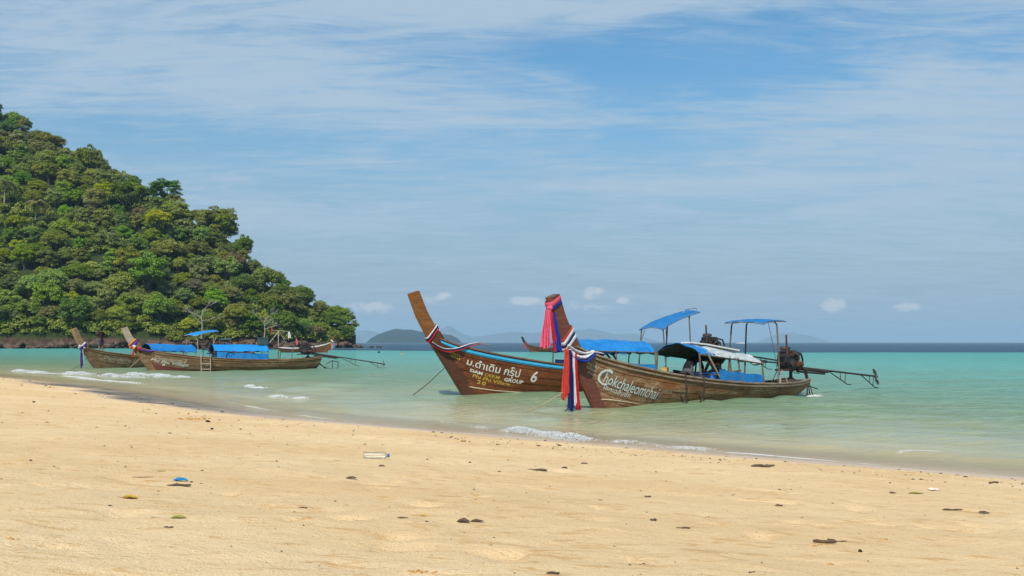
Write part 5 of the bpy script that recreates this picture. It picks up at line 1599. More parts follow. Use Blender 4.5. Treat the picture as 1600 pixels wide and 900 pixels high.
g = MB(); g.box((0, 0, 0), (.62, .5, .46), None, .94); g.build('box', M['grey_green'], cg, bevel=.03); g = MB(); g.box((0, 0, .25), (.62, .5, .05)); g.build('lid', M['grey_green'], cg, bevel=.012)
for x in (4.75, 6.15):
    ty = thing_on(C, 'tyre_fender', ('black tyre hanging on the blue curtain near the canopy front' if x < 5 else 'black tyre hanging on the blue curtain near the canopy middle'), 'tyre', (x, -.80, .78 if x > 5 else .86), 'tyre fenders of the left boat')
    g = MB(); g.tube([(.27 * math.cos(a), 0, .27 * math.sin(a)) for a in [2 * PI * k / 24 for k in range(25)]], .045, 8, cap=False); g.build('tyre', M['tyre'], ty, smooth=True)
lc = thing_on(C, 'boarding_ladder', 'pale wooden boarding ladder on the side of the left boat', 'ladder')
for x in (2.95, 3.5):
    b = HC.at_x(x, 1, -1, .05); g = MB(); g.tube([b + Vector((0, -.05, .18)), Vector((b.x, b.y - .10, -.15))], .03, 6); g.build('upright', M['pole_pale'], lc)
for z in (.45, .10):
    b = HC.at_x(2.95, 1, -1, .05); e = HC.at_x(3.5, 1, -1, .05); g = MB(); g.box(((b.x + e.x) / 2, (b.y + e.y) / 2 - .085, z), (e.x - b.x, .05, .06)); g.build('rung', M['pole_pale'], lc)
sd = thing_on(C, 'prow_sash', 'purple and orange garland on the bleached prow of the left boat', 'sash')
wrap('sash_wrap', sd, HC, 1.50, .14, M['cl_purple'], .3, .05, .46, .10); wrap('sash_wrap', sd, HC, 1.64, .10, M['cl_orange'], .3, .05, .46, .10)
for k in range(7):
    rr_ = random.Random(k + 60); g = MB(); g.blob((HC.front(1.45) + rr_.uniform(-.1, .5), -.15, 1.40 + rr_.uniform(-.12, .26)), rr_.uniform(.06, .11), k, .25); g.build('flower', M[rr_.choice(['cl_purple', 'cl_red', 'cl_whitec', 'cl_orange'])], sd, smooth=True)
swag('sash_swag', sd, [(HC.front(1.4) + .3, -.16, 1.36), (HC.front(1.4) + .9, -.25, 1.22), (HC.front(1.4) + 1.5, -.24, 1.26)], .09, M['cl_purple'])
strip('ribbon', sd, (HC.front(1.2) - .05, -.15, 1.25), .38, .12, M['cl_coral'], (1, 0, 0), .02, 2, 4)

D = boat_root('longtail_boat', 146, 575.5, (.61, .79), 'grey-brown wooden boat with a man standing on its bow, farthest left')
HD = Hull(L=10.2, rake=.98, neck=1.40, sheer=[(0, 1.42), (.04, 1.27), (.10, 1.12), (.20, .96), (.30, .82), (.42, .70), (.56, .60), (.70, .56), (.85, .56), (.95, .60), (1, .66)])
make_hull(D, HD, M['hull_c'], M['stem_d'], M['hull_c'], M['hull_c'], strakes=5, tip=1.86, seg=30, end_mat=M['stem_d'])
lettering(HD, D, '582', .15, .80, .17, M['letter_worn'], .1, .002, 1.2, off=.034)
lettering(HD, D, 'Damderm.1', .55, .70, .36, M['letter_worn'], .3, .004, 1.25, off=.034)
lettering(HD, D, 'Phi Phi Island Tour', .25, .57, .30, M['letter_worn'], .3, .003, 1.3, off=.034)
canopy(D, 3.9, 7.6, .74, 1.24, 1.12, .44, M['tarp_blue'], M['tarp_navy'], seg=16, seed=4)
posts(D, HD, [3.95, 5.2, 6.4, 7.5], [1.26, 1.23, 1.2, 1.16], .72, M['pole'], .022)
awning(D, (7.5, .72, 2.26), (7.5, -.72, 2.22), (9.5, -.7, 2.60), (9.5, .7, 2.62), M['tarp_sky'], .08, frame=M['pole_pale'])
for (x, y, z) in ((7.7, -.6, 2.28), (7.7, .6, 2.30), (9.1, -.6, 2.52), (9.1, .6, 2.52)):
    b = HD.pt(HD.f_of(x), 1, -1 if y < 0 else 1, -.03); g = MB(); g.tube([b + Vector((0, 0, -.2)), (x, y, z)], .026, 6); g.build('awning_post', M['pole_pale'], D)
rail(D, [(9.5, -.6, 2.58), (9.05, -.62, 1.4)], M['pole_pale'], .018, 'brace')
engine(D, 9.6, 1.22, shaft=4.0, drop=-.5, tiller=2.0, tz=.25, seed=9, exhaust=.35, simple=True, zp=.62)
se_ = thing_on(D, 'prow_sash', 'purple and white ribbons tied below the pale prow of the leftmost boat', 'sash')
wrap('sash_wrap', se_, HD, 1.46, .12, M['cl_whitec'], .25, .04, .46, .10); wrap('sash_wrap', se_, HD, 1.33, .10, M['cl_purple'], .25, .04, .46, .10)
for k in range(3): strip('ribbon', se_, (HD.front(1.3) - .03 + .06 * k, -.14, 1.30), 1.25 - .15 * k, .10, M[['cl_purple', 'cl_navy', 'cl_whitec'][k]], (1, 0, 0), .02, 2, k + 40)
for k in range(3):
    g = MB(); g.blob((HD.front(1.5) + .15 * k, -.14, 1.50 - .06 * k), .08, k + 7, .25); g.build('flower', M['cl_whitec' if k % 2 == 0 else 'cl_purple'], se_, smooth=True)

# ------------------------------------------------------------------ boats E, F, G: far ones
Eb = boat_root('longtail_boat', 396, 553, (-.95, .30), 'small far brown boat with its prow to the right, behind the blue canopy')
HE = Hull(L=7.4, rake=.9, neck=1.3); make_hull(Eb, HE, M['hull_e'], M['stem_d'], M['hull_e'], M['stem_d'], strakes=4, tip=1.85, seg=20)
canopy(Eb, 3.4, 5.6, .7, 2.25, 2.25, .12, M['tarp_dark'], seg=8); posts(Eb, HE, [3.5, 5.5], [2.26, 2.26], .66, M['pole'], .03)
engine(Eb, 6.6, 1.15, shaft=3.2, drop=-.3, tiller=1.4, seed=3, simple=True, zp=.5)
Fb = boat_root('longtail_boat', 511, 551, (-.93, .36), 'far orange-brown boat with a white gunwale and blue prow ribbons')
HF = Hull(L=9.2, rake=1.15, neck=1.75, sheer=[(0, 1.78), (.04, 1.62), (.10, 1.42), (.22, 1.16), (.36, .98), (.52, .86), (.70, .80), (.88, .82), (1, .9)])
make_hull(Fb, HF, M['hull_e'], M['hull_e'], M['hull_e'], M['white'], M['white'], strakes=4, tip=1.62, seg=20)
fl = thing_on(Fb, 'flag', 'small red flag on a staff in the far white-edged boat', 'flag', (6.2, 0, .8)); g = MB(); g.tube([(0, 0, -.3), (0, 0, 1.9)], .03, 6); g.build('staff', M['pole_pale'], fl); strip('cloth', fl, (-.16, 0, 1.55), 1.0, .3, M['cl_pink'], (1, 0, 0), .05, 1.5, 3)
sf = thing_on(Fb, 'prow_sash', 'bright blue and orange ribbons hanging from the far boat prow', 'sash')
wrap('sash_wrap', sf, HF, 1.9, .2, M['cl_whitec'], .2, .05)
strip('ribbon', sf, (HF.front(1.8) + .15, .15, 1.75), 1.2, .3, M['cl_orange'], (1, 0, 0), .03, 2, 3); strip('ribbon', sf, (HF.front(1.8) - .18, .15, 1.75), 1.0, .36, M['cl_cyan'], (1, 0, 0), .03, 2, 4)
strip('ribbon', sf, (HF.front(1.8) + .02, -.2, 1.75), 1.1, .3, M['cl_cyan'], (1, 0, 0), .03, 2, 6)
Gb = boat_root('longtail_boat', 829, 550, (.93, .36), 'far brown boat partly hidden behind the tall ribboned prow')
HG = Hull(L=9.8, rake=1.2, neck=1.45); make_hull(Gb, HG, M['hull_e'], M['iron'], M['hull_e'], M['gun_b'], strakes=4, tip=1.85, seg=20, boot=.5)
rail(Gb, [(3.2, -.3, 1.45), (6.2, -.3, 1.35)], M['iron'], .07, 'stowed_pole')
sg = thing_on(Gb, 'prow_sash', 'small red ribbon on the dark prow of the far boat', 'sash')
wrap('sash_wrap', sg, HG, 1.5, .16, M['cl_coral'], .2, .05); strip('ribbon', sg, (HG.front(1.4) - .05, -.2, 1.4), .8, .28, M['cl_coral'], (1, 0, 0), .03, 2, 3)
def speedboat(px, d, L, label):
    p = P(px, HOR, d); r_ = empty('motorboat', (p.x, d, 0)); g = MB(); rows = []
    for i in range(13):
        u = i / 12; w = 1.3 * (1 - u ** 3) + .05; z = 1.0 + .5 * u
        rows.append([Vector((-L / 2 + L * u, a, zz)) for a, zz in ((-w, z), (-w * .8, .1), (0, -.3), (w * .8, .1), (w, z))])
    g.grid(rows, False); g.grid([[q[0], q[4]] for q in rows]); g.build('hull', M['white'], r_)
    g = MB(); g.box((-.6, 0, 1.9), (L * .35, 1.9, 1.2), None, .8); g.build('cabin', M['white'], r_, bevel=.1); g = MB(); g.box((-.6, 0, 2.05), (L * .37, 1.75, .45)); g.build('window', M['iron'], r_)
    tag(r_, label, 'motorboat', 'white motorboats far out at sea')
speedboat(1076, 1500, 11, 'tiny white motorboat on the horizon above the white canopy'); speedboat(1157, 1450, 13, 'tiny white motorboat on the horizon below the right awning')

# ------------------------------------------------------------------ mooring lines
def line(root, H, z, pts, r, mat, label):
    a = W_(root, (H.front(z) + .05, 0, z)); rope('mooring_rope', [a] + pts, r, mat, label)
q = sea_pt(642, 617); line(B, HB, .95, [P(672, 596, 31.5), P(655, 610, 31.8), q + Vector((0, 0, -.05))], .014, M['rope'], 'grey mooring rope from the varnished boat stem into the water')
q = sea_pt(819, 643); line(A, HA, .75, [P(858, 627, 24.9), P(838, 637, 25.0), q + Vector((0, 0, -.05))], .013, M['rope_pale'], 'pale mooring rope from the nearest boat stem into the water')
q = sea_pt(106, 580); a = W_(D, (HD.front(.7), 0, .7)); line(D, HD, .7, [a.lerp(q, .5) + Vector((0, 0, -.12)), q + Vector((0, 0, -.05))], .012, M['rope'], 'grey mooring rope from the leftmost boat stem into the water')
q = W_(D, (3.2, -.9, .95)); e = W_(D, (1.6, -1.6, -.05)); rope('mooring_rope', [q, q.lerp(e, .5) + Vector((0, 0, -.05)), e], .02, M['rope_pale'], 'taut pale rope slanting down the side of the leftmost boat')
# ================================================================== people
def person_mesh(joints, edges, radii, regions, mats, sub=1):
    """one continuous body: skin modifier over the joints, materials by nearest bone"""
    names = list(joints); idx = {n: i for i, n in enumerate(names)}
    me = bpy.data.meshes.new('body')
    me.from_pydata([joints[n] for n in names], [(idx[a], idx[b]) for a, b in edges], [])
    o = bpy.data.objects.new('body', me); COL.objects.link(o)
    o.modifiers.new('skin', 'SKIN').use_smooth_shade = True
    s = o.modifiers.new('sub', 'SUBSURF'); s.levels = sub; s.render_levels = sub
    sv = me.skin_vertices[0].data
    for n in names:
        r = radii[n]; sv[idx[n]].radius = r if isinstance(r, tuple) else (r, r)
        sv[idx[n]].use_root = (n == 'pelvis')
    dg = bpy.context.evaluated_depsgraph_get()
    m2 = bpy.data.meshes.new_from_object(o.evaluated_get(dg))
    bpy.data.objects.remove(o); bpy.data.meshes.remove(me)
    m2.materials.clear()
    for m in mats: m2.materials.append(m)
    segs = [(Vector(joints[a]), Vector(joints[b]), regions.get((a, b), 0)) for a, b in edges]
    for p in m2.polygons:
        c = p.center; best = 1e9
        for a, b, r in segs:
            d = b - a; t = max(0, min(1, (c - a).dot(d) / max(d.length_squared, 1e-9))); q = (a + d * t - c).length_squared
            if q < best: best = q; bi = r
        p.material_index = bi; p.use_smooth = True
    m2.name = 'body'
    return m2
def person(loc, rz, pose, mats, label, hair=None, hat=None, group=None, scale=1.0):
    """pose overrides joint positions; x forward, y left, z up, feet at z=0"""
    J = {'pelvis': (0, 0, .95), 'belly': (0, 0, 1.10), 'chest': (.01, 0, 1.32), 'neck': (.0, 0, 1.47), 'jaw': (.03, 0, 1.545), 'head': (.015, 0, 1.62), 'crown': (.005, 0, 1.69), 'nose': (.112, 0, 1.585)}
    for s, n in ((1, 'l'), (-1, 'r')):
        J.update({'hip' + n: (0, .10 * s, .90), 'knee' + n: (.03, .105 * s, .50), 'ankle' + n: (-.01, .11 * s, .09), 'toe' + n: (.16, .13 * s, .035),
                  'sho' + n: (0, .18 * s, 1.40), 'elb' + n: (-.02, .24 * s, 1.12), 'wri' + n: (.10, .24 * s, .90), 'palm' + n: (.13, .235 * s, .83)})
    J.update(pose)
    for s, n in ((1, 'l'), (-1, 'r')):
        w = Vector(J['wri' + n]); p = Vector(J['palm' + n]); d = (p - w).normalized(); c = d.cross(Vector((1, 0, .2))).normalized(); e = d.cross(c)
        for k, (a, L) in enumerate(((-.030, .070), (-.010, .082), (.011, .078), (.031, .062))):
            J['fa%d%s' % (k, n)] = tuple(p + c * a + d * .035); J['fb%d%s' % (k, n)] = tuple(p + c * a * 1.1 + d * (.035 + L * .55) + e * .010); J['fc%d%s' % (k, n)] = tuple(p + c * a * 1.1 + d * (.03 + L) + e * .032)
        J['ta' + n] = tuple(w.lerp(p, .55) + c * -.030 + e * .012); J['tb' + n] = tuple(p + c * -.055 + e * .025)
    Rr = {'pelvis': (.15, .115), 'belly': (.135, .105), 'chest': (.155, .115), 'neck': .058, 'jaw': (.062, .072), 'head': (.078, .092), 'crown': (.06, .07), 'nose': .016}
    E = [('pelvis', 'belly'), ('belly', 'chest'), ('chest', 'neck'), ('neck', 'jaw'), ('jaw', 'head'), ('head', 'crown'), ('head', 'nose')]
    G = {('pelvis', 'belly'): 1, ('belly', 'chest'): 1, ('chest', 'neck'): 1}
    for n in 'lr':
        Rr.update({'hip' + n: .095, 'knee' + n: .062, 'ankle' + n: .042, 'toe' + n: .034, 'sho' + n: .068, 'elb' + n: .046, 'wri' + n: .031, 'palm' + n: (.036, .022), 'ta' + n: .014, 'tb' + n: .010})
        E += [('pelvis', 'hip' + n), ('hip' + n, 'knee' + n), ('knee' + n, 'ankle' + n), ('ankle' + n, 'toe' + n), ('chest', 'sho' + n), ('sho' + n, 'elb' + n), ('elb' + n, 'wri' + n), ('wri' + n, 'palm' + n), ('wri' + n, 'ta' + n), ('ta' + n, 'tb' + n)]
        G.update({('pelvis', 'hip' + n): 2, ('hip' + n, 'knee' + n): 2, ('chest', 'sho' + n): 1, ('sho' + n, 'elb' + n): 1})
        for k in range(4):
            Rr.update({'fa%d%s' % (k, n): .010, 'fb%d%s' % (k, n): .009, 'fc%d%s' % (k, n): .007}); E += [('palm' + n, 'fa%d%s' % (k, n)), ('fa%d%s' % (k, n), 'fb%d%s' % (k, n)), ('fb%d%s' % (k, n), 'fc%d%s' % (k, n))]
    root = empty('person', loc, rz); root.scale = (scale,) * 3
    link(bpy.data.objects.new('body', person_mesh(J, E, Rr, G, mats)), root)
    hd = Vector(J['head']); up = (Vector(J['crown']) - Vector(J['jaw'])).normalized(); fw = Vector(J['nose']) - hd; fw = (fw - up * fw.dot(up)).normalized()
    lf = up.cross(fw)
    def local(mb_v): return hd + fw * mb_v[0] + lf * mb_v[1] + up * mb_v[2]
    for s in (-1, 1):
        g = MB(); g.blob(local((.082, .034 * s, .005)), .011, 1, 0, 1); g.build('eye', M['hair'], root); g = MB(); g.blob(local((-.005, .086 * s, -.02)), .024, 2, .1, 1); g.build('ear', mats[0], root, smooth=True)
    g = MB(); g.box(local((.085, 0, -.075)), (.012, .045, .010)); g.build('mouth', M['cl_coral'], root)
    if hair:
        g = MB(); b = MB(); b.blob((0, 0, 0), 1, 4, .04, 2)
        b.v = [tuple(local((-.022 + p[0] * .098, p[1] * .094, .048 + (p[2] * .085 if p[2] > -.3 else p[2] * .14)))) for p in b.v]; b.build('hair', hair, root, smooth=True)
    if hat:
        g = MB(); g.lathe([(.105, .03), (.108, .06), (.095, .11), (.05, .135), (.01, .138)], hd, up, 16); rows = []
        for i in range(5):
            a = -.9 + 1.8 * i / 4; rows.append([local((.09 * math.cos(a), .09 * math.sin(a), .035)), local((.185 * math.cos(a * .8), .14 * math.sin(a), .025))])
        g.grid(rows); g.build('cap', hat, root, smooth=True)
    return tag(root, label, 'person', group)
# man standing on the bow of the leftmost boat, half turned away
p = W_(D, (.55, 0, HD.itp(HD.sheer, .12) - .10 + .035))
man = person((p.x, p.y, p.z), R(150), {'elbl': (.10, .27, 1.16), 'wril': (.26, .10, 1.30), 'palml': (.30, .06, 1.36), 'elbr': (.06, -.27, 1.14), 'wrir': (.22, -.12, 1.12), 'palmr': (.28, -.08, 1.14), 'kneel': (.02, .13, .5), 'anklel': (-.03, .16, .09), 'toel': (.12, .19, .035)},
       [M['skin'], M['cloth_brown'], M['cloth_shorts']], 'man in dark shirt and mauve shorts standing on the leftmost boat', M['hair'])
# man bending forward under the hood of the nearest boat
p = W_(A, (4.0, -.20, .18))
person((p.x, p.y, p.z), A.rotation_euler.z + R(8), {'pelvis': (-.12, 0, .80), 'hipl': (-.10, .11, .76), 'hipr': (-.10, -.11, .76), 'kneel': (.06, .13, .42), 'kneer': (.06, -.13, .42), 'belly': (.02, 0, .95), 'chest': (.24, 0, 1.05), 'neck': (.40, 0, 1.08), 'jaw': (.47, 0, 1.07), 'head': (.54, 0, 1.08), 'crown': (.60, 0, 1.12), 'nose': (.58, 0, .99),
        'shol': (.32, .19, 1.05), 'shor': (.32, -.19, 1.05), 'elbl': (.42, .24, .80), 'elbr': (.42, -.24, .80), 'wril': (.52, .16, .60), 'wrir': (.52, -.16, .60), 'palml': (.55, .14, .53), 'palmr': (.55, -.14, .53)},
       [M['skin'], M['cloth_black'], M['cloth_grey']], 'man in black shirt and charcoal shorts bending under the hood of the nearest boat', M['hair'])
# man sitting amidships, leaning towards the bow
p = W_(A, (5.95, .10, .30))
person((p.x, p.y, p.z), A.rotation_euler.z + R(180), {'pelvis': (-.05, 0, .48), 'hipl': (.0, .11, .46), 'hipr': (.0, -.11, .46), 'kneel': (.42, .14, .50), 'kneer': (.42, -.14, .50), 'anklel': (.40, .14, .09), 'ankler': (.40, -.14, .09), 'toel': (.56, .15, .035), 'toer': (.56, -.15, .035),
        'belly': (.06, 0, .62), 'chest': (.22, 0, .78), 'neck': (.34, 0, .87), 'jaw': (.40, 0, .92), 'head': (.42, 0, .99), 'crown': (.42, 0, 1.06), 'nose': (.515, 0, .96), 'shol': (.28, .19, .82), 'shor': (.28, -.19, .82), 'elbl': (.36, .24, .60), 'elbr': (.36, -.24, .60), 'wril': (.52, .16, .52), 'wrir': (.52, -.16, .52), 'palml': (.58, .14, .50), 'palmr': (.58, -.14, .50)},
       [M['skin'], M['cloth_stripe'], M['cloth_grey']], 'man in striped rust shirt and black cap sitting inside the nearest boat', None, M['cloth_black'])
# man under the blue canopy of the varnished boat
p = W_(B, (5.75, .05, .175))
person((p.x, p.y, p.z), B.rotation_euler.z + R(-20), {'belly': (.04, 0, 1.08), 'chest': (.14, 0, 1.25), 'neck': (.26, 0, 1.36), 'jaw': (.33, 0, 1.40), 'head': (.37, 0, 1.46), 'crown': (.38, 0, 1.53), 'nose': (.46, 0, 1.42), 'shol': (.18, .19, 1.30), 'shor': (.18, -.19, 1.30), 'elbl': (.38, .28, 1.14), 'elbr': (.46, -.26, 1.12), 'wril': (.52, .24, .96), 'wrir': (.60, -.22, .90), 'palml': (.56, .23, .90), 'palmr': (.64, -.21, .84)},
       [M['skin'], M['cloth_black'], M['cloth_black']], 'man in black leaning under the blue canopy of the varnished boat', M['hair'])
p = W_(Eb, (4.4, .2, .16))
person((p.x, p.y, p.z), R(-90), {}, [M['skin'], M['cloth_blue'], M['cloth_grey']], 'person in a blue shirt standing in the small far boat', M['hair'])
q = sea_pt(592, 551); person((q.x, q.y, -1.28), R(-60), {}, [M['skin'], M['cloth_black'], M['cloth_black']], 'dark-haired swimmer with head and shoulders above the water', M['hair'], group='swimmers')
q = sea_pt(628, 554.5); person((q.x, q.y, -1.22), R(-140), {'wril': (.16, .10, 1.42), 'elbl': (.10, .30, 1.22), 'palml': (.14, .06, 1.50)}, [M['skin_pale'], M['skin_pale'], M['cloth_black']], 'light-haired swimmer nearest the varnished prow', M['hair_blond'], group='swimmers')

# ================================================================== things on the sand
def on_sand(px, py, name, label, cat, group=None, rz=0.0, sink=0.0):
    g = ground(px, py); o = empty(name, (g.x, g.y, g.z - sink), rz); return tag(o, label, cat, group), g
def px_len(g, n): return n / FPX * g.y
# clear plastic bottle
def clear_plastic():
    m, t, out = new_mat('clear plastic')
    gl = t.n('ShaderNodeBsdfGlossy', inp={'Roughness': .12, 'Color': (.9, .9, .9, 1)}); tr = t.n('ShaderNodeBsdfTransparent', inp={'Color': (.93, .95, .94, 1)}); df = t.n('ShaderNodeBsdfDiffuse', inp={'Color': (.75, .72, .64, 1)})
    co = t.n('ShaderNodeTexCoord').outputs['Object']; fr = t.n('ShaderNodeFresnel', inp={'IOR': 1.5}).outputs[0]
    a = t.n('ShaderNodeMixShader', inp={0: t.rng(t.noise(co, 9, 4), .3, .7, .04, .16), 1: tr.outputs[0], 2: df.outputs[0]})
    b = t.n('ShaderNodeMixShader', inp={0: t.math('MULTIPLY', fr, .7), 1: a.outputs[0], 2: gl.outputs[0]}); t.link(b.outputs[0], out.inputs[0]); return m
M['clear'] = clear_plastic(); M['cap_blue'] = flatc('blue bottle cap', (.02, .17, .38), .4)
bo, g0 = on_sand(588, 717, 'plastic_bottle', 'empty clear plastic bottle with a blue cap lying on the sand', 'bottle', rz=R(-4))
L = px_len(g0, 41); r_ = L * .135
mb = MB(); prof = [(r_ * .3, -.5 * L), (r_ * .85, -.495 * L), (r_, -.45 * L)]
for k in range(9): prof += [(r_, -.42 * L + k * .08 * L), (r_ * .93, -.39 * L + k * .08 * L), (r_, -.36 * L + k * .08 * L)]
prof += [(r_ * .95, .33 * L), (r_ * .6, .39 * L), (r_ * .42, .41 * L), (r_ * .42, .43 * L)]
mb.lathe(prof, (0, 0, r_ * .9), (1, 0, 0), 20); mb.build('bottle_body', M['clear'], bo, smooth=True)
mb = MB(); mb.lathe([(r_ * .48, .425 * L), (r_ * .52, .43 * L), (r_ * .52, .50 * L), (r_ * .40, .505 * L)], (0, 0, r_ * .9), (1, 0, 0), 16); mb.build('cap', M['cap_blue'], bo, smooth=True)
# leaves, sticks, scraps
for nm, c1, c2 in (('leaf_yellow', (.50, .33, .02), (.36, .20, .02)), ('leaf_brown', (.085, .048, .026), (.13, .075, .04)), ('leaf_green', (.26, .26, .04), (.33, .25, .05)), ('stick', (.060, .040, .028), (.11, .075, .05)), ('blue_scrap', (.01, .19, .42), (.01, .15, .34)), ('paper', (.72, .66, .56), (.6, .54, .45)), ('char', (.022, .018, .016), (.04, .032, .028))):
    M[nm] = surf(nm.replace('_', ' '), c1, c2, 30, rough=.75, bmp=.3)
def leaf(px, py, n, mat, label, curl=.35, seed=0, rz=0.0, asp=.42, stalk=0):
    o, g = on_sand(px, py, 'fallen_leaf', label, 'leaf', rz=rz); L = px_len(g, n); rr = random.Random(seed); rows = []
    for i in range(13):
        u = i / 12; w = L * asp * .5 * math.sin(PI * u ** .8) ** .8 + .0008; curl_ = curl * .6; zc = L * .07 * math.sin(PI * u) * curl_ + .003 + L * .05 * curl_ * (u if seed % 2 else 1 - u) + .012 * L * math.sin(u * 9 + seed)
        rows.append([Vector(((u - .5) * L, a * w, zc + abs(a) ** 1.5 * w * (.8 * curl_) * (1.2 if a > 0 else .3) + .10 * w * math.sin(u * 11 + seed + a * 3))) for a in (-1, -.5, 0, .5, 1)])
    shell(rows, .0012).build('blade', M[mat], o, smooth=True)
    mb = MB(); mb.tube([rows[k][2] + Vector((0, 0, .0015)) for k in range(13)], [L * .012 * (1 - k / 14) for k in range(13)], 5)
    if stalk: mb.tube([rows[0][2], rows[0][2] + Vector((-stalk * L * .5, .01 * L, .01 * L)), rows[0][2] + Vector((-stalk * L, 0, .004))], L * .012, 5)
    mb.build('stalk', M['stick'], o)
    return o
def stick(px, py, n, label, r=.012, rz=0.0, seed=0, mat='stick', bend=.05, fork=True):
    o, g = on_sand(px, py, 'driftwood_stick', label, 'stick', rz=rz); L = px_len(g, n); rr = random.Random(seed)
    pts = [Vector(((i / 7 - .5) * L, bend * L * math.sin(i * .8 + seed), r * .7 + .25 * r * math.sin(i * 1.3 + seed))) for i in range(8)]
    r = r * .75; mb = MB(); mb.tube(pts, [r * (.75 + .35 * rr.random()) * (1 if 0 < i < 7 else .6) for i in range(8)], 8); mb.build('shaft', M[mat], o, smooth=False)
    if fork:
        mb = MB(); k = rr.choice((2, 3, 4)); mb.tube([pts[k], pts[k] + Vector((L * .07, L * .04, r * .9)), pts[k] + Vector((L * .12, L * .10, r * 1.3))], [r * .5, r * .35, r * .18], 6); mb.build('twig', M[mat], o)
    return o
leaf(794 * .3556, 752, 24, 'blue_scrap', 'curled piece of bright blue plastic on the sand at the left', .9, 2, R(6), .55)['category'] = 'plastic scrap'
bpy.context.scene.objects[-1] if False else None
stick(280, 760, 37, 'dark flat driftwood strip just below the blue plastic', .010, R(-3), 4)
leaf(203, 779, 24, 'leaf_yellow', 'yellow fallen leaf on the sand at the left', .7, 4, R(4), .5, .3)
leaf(279, 811, 24, 'leaf_green', 'greenish curled leaf with a long stalk, lower left', 1.0, 5, R(2), .4, 1.3)
leaf(723, 690, 9, 'leaf_yellow', 'small yellow leaf near the water edge, centre', .7, 6, 0, .6)
leaf(252, 737, 14, 'leaf_green', 'thin greenish leaf above the blue plastic', .4, 8, 0, .25, .6)
leaf(549, 748, 18, 'leaf_brown', 'pale brown curled leaf below the plastic bottle', .8, 3, R(10), .45)
leaf(597, 729, 11, 'leaf_brown', 'small dark twiggy leaf right under the plastic bottle', .9, 10, R(25), .5)
leaf(724, 817, 22, 'leaf_brown', 'dark brown curled leaf, left one of a touching pair on the sand', 1.1, 11, R(-8), .5, .2)
leaf(746, 816, 22, 'leaf_brown', 'dark brown curled leaf, right one of a touching pair on the sand', .8, 12, R(12), .4)
leaf(661, 807, 10, 'leaf_yellow', 'small yellowish upright leaf left of the dark leaf pair', 1.2, 13, R(-20), .6)
leaf(629, 810, 17, 'leaf_brown', 'thin dark leaf left of the small yellowish leaf', .4, 14, 0, .3)
leaf(1538, 803, 18, 'leaf_brown', 'olive brown leaf at the right edge of the beach', .7, 16, 0, .5, .5)
leaf(231, 640, 8, 'leaf_yellow', 'tiny orange leaf far up the beach on the left', .6, 17, 0, .6)
leaf(1432, 772, 26, 'leaf_green', 'dry pale leaf on the sand at the right', .5, 18, R(5), .3)
leaf(1395, 771, 11, 'leaf_brown', 'small reddish brown leaf right of centre', .6, 19, 0, .6)
leaf(1460, 767, 20, 'paper', 'crumpled whitish scrap of plastic on the right of the beach', .8, 20, 0, .5)
stick(840, 736, 30, 'straight dark stick near the centre of the beach', .014, R(-2), 21, bend=.01, fork=False)
stick(882, 732, 9, 'very short dark stick right of the straight one', .012, 0, 22, fork=False); stick(913, 725, 10, 'very short dark twig nearest the breaking wave', .010, 0, 23, fork=False)
stick(1192, 730, 36, 'dark driftwood stick by the water at right of centre', .022, R(-2), 24, bend=.015, fork=False)
stick(1488, 798, 31, 'long thin straight stick on the right of the beach', .009, R(-1), 25, bend=.006, fork=False)
stick(1289, 849, 36, 'rough brown piece of driftwood, lower right', .013, R(-2), 26, 'leaf_brown', .02); stick(1312, 847, 24, 'thin twig touching the rough brown driftwood', .004, R(3), 27, fork=False)
stick(1553, 755, 15, 'forked dark twig by the water at the far right', .014, R(-5), 28)
stick(864, 897, 20, 'dark twig at the bottom edge of the picture', .006, R(-14), 29, fork=False)
stick(474, 794, 15, 'thin curved twig on the sand left of centre', .004, R(-18), 30, bend=.08, fork=False)
stick(1174, 895, 14, 'small bent twig at the bottom edge right of centre', .003, R(40), 31, bend=.12)
stick(1012, 777, 11, 'short dark stick on the sand in the middle', .007, 0, 32, fork=False); stick(1021, 814, 10, 'dark wood chip below the short stick', .008, 0, 33, fork=False); stick(1068, 826, 22, 'dark twig with sand heaped against it', .005, R(-4), 34)
stick(1344, 863, 6, 'black wood chip, lower right', .008, 0, 35, 'char', fork=False); stick(1217, 791, 12, 'dark bark chip right of centre', .008, 0, 36, fork=False); stick(1145, 774, 14, 'upright split twig in a small V', .003, R(55), 37, fork=True); stick(264, 825, 15, 'dark thin leaf-like chip lower left', .004, 0, 38, fork=False); stick(222, 746, 34, 'very thin twig left of the blue plastic', .003, R(3), 39, bend=.02)
# lumps of dark pebbles with their own place
for i, (px_, py_, n_) in enumerate(((299, 754, 5), (48, 720, 5), (325, 660, 9), (331, 671, 6), (53, 629, 6), (1391, 755, 4), (440, 862, 4), (430, 826, 3))):
    o, g = on_sand(px_, py_, 'pebble', ['black round pebble beside the blue plastic', 'black pebble at the left edge of the beach', 'flat dark stone far up the beach at left', 'small dark stone below the flat dark one', 'dark stone in the upper left corner of the beach', 'black pebble near the water at right', 'black pebble low on the left of centre', 'small black pebble left of the thin curved twig'][i], 'pebble', 'dark pebbles on the sand')
    s_ = px_len(g, n_) * .38; mb = MB(); mb.blob((0, 0, s_ * .4), s_, 70 + i, .18, 2, (1.1, .9, .7)); mb.build('stone', M['char'], o, smooth=True)
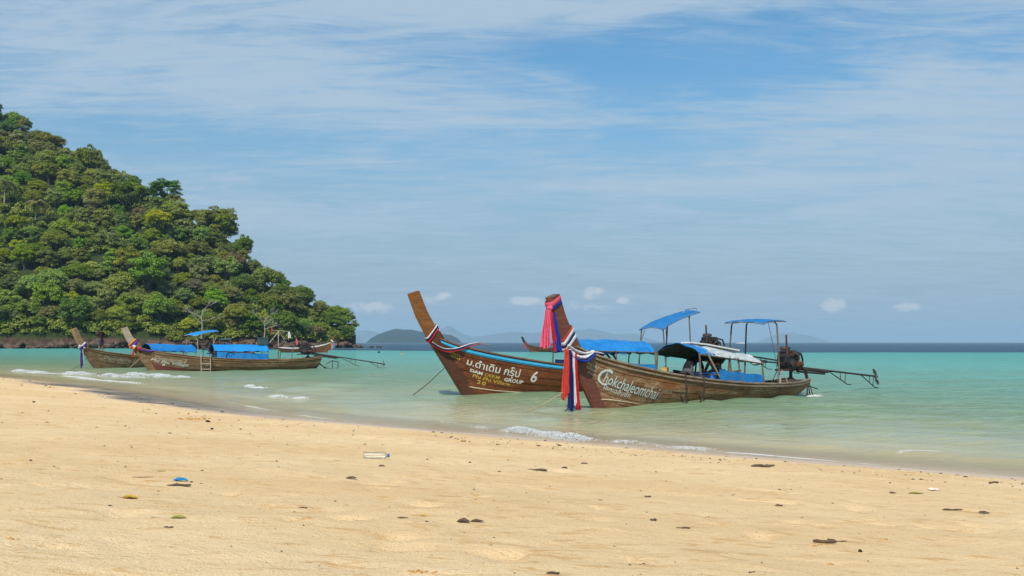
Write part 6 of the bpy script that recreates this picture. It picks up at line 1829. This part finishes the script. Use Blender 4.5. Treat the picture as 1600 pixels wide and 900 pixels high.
# heap of dug sand, low crab mounds
def sand_lumps():
    rr = random.Random(8); mb = MB()
    for (px_, py_, w_, n_) in ((300, 655, 44, 26), (1300, 882, 14, 6), (655, 894, 30, 18), (1272, 853, 20, 4), (756, 784, 24, 5), (1378, 846, 18, 4), (20, 842, 16, 6)):
        for k in range(n_):
            g = ground(px_ + rr.gauss(0, w_ * .33), py_ + rr.gauss(0, 1.6)); s_ = px_len(g, rr.uniform(1.4, 3.6)); mb.blob((g.x, g.y, g.z + s_ * .1), s_, k, .25, 1, (1.2, 1, .6))
    o = mb.build('sand_lumps', M['sand_lump']); tag(o, kind='stuff')
M['sand_lump'] = surf('loose sand lumps', (.50, .30, .11), (.40, .23, .08), 20, rough=.95)
sand_lumps()
# wrack: small dark bits, shell grit
def debris():
    rr = np.random.default_rng(99); n = 15000
    d = np.concatenate([rr.uniform(3.0, 16, n // 2), rr.uniform(8, 45, n - n // 2)]); x = rr.uniform(-.55, .55, n) * d
    # more of it in a belt above the water
    s, arc = offshore(x, d)
    w = np.where((s < -.7) & (s > -3.2), 1.0, np.where(s <= -3.2, .12, 0)) * np.where(vnoise(x * .6, d * .6, 5) > .45, 1, .45)
    k = rr.random(n) < w
    x = x[k]; d = d[k]; z = sand_z(x, d)
    m = len(x); sz = (0.0030 + 0.0015 * d * rr.random(m) ** 3.0) * rr.uniform(.5, 1.1, m)
    base = np.array([(1, 0, 0), (-.5, .8, 0), (-.5, -.8, 0), (0, 0, .8), (.2, .2, -.4)])
    ang = rr.uniform(0, 6.28, m); el = rr.uniform(.6, 2.6, m)
    V = np.zeros((m, 5, 3))
    V[:, :, 0] = x[:, None] + sz[:, None] * el[:, None] * (base[None, :, 0] * np.cos(ang)[:, None] - base[None, :, 1] * np.sin(ang)[:, None] * .7)
    V[:, :, 1] = d[:, None] + sz[:, None] * (base[None, :, 0] * np.sin(ang)[:, None] + base[None, :, 1] * np.cos(ang)[:, None])
    V[:, :, 2] = z[:, None] + sz[:, None] * .9 * base[None, :, 2]
    f = np.array([(0, 1, 3), (1, 2, 3), (2, 0, 3), (0, 2, 4), (2, 1, 4), (1, 0, 4)])
    F = (np.arange(m)[:, None, None] * 5 + f[None]).reshape(-1, 3)
    mi = np.repeat(np.where(rr.random(m) < .72, 0, np.where(rr.random(m) < .7, 1, 2)), 6)
    o = mesh_np('beach_wrack', V.reshape(-1, 3), F, [M['char'], M['stick'], M['paper']], midx=mi); tag(o, kind='stuff')
debris()
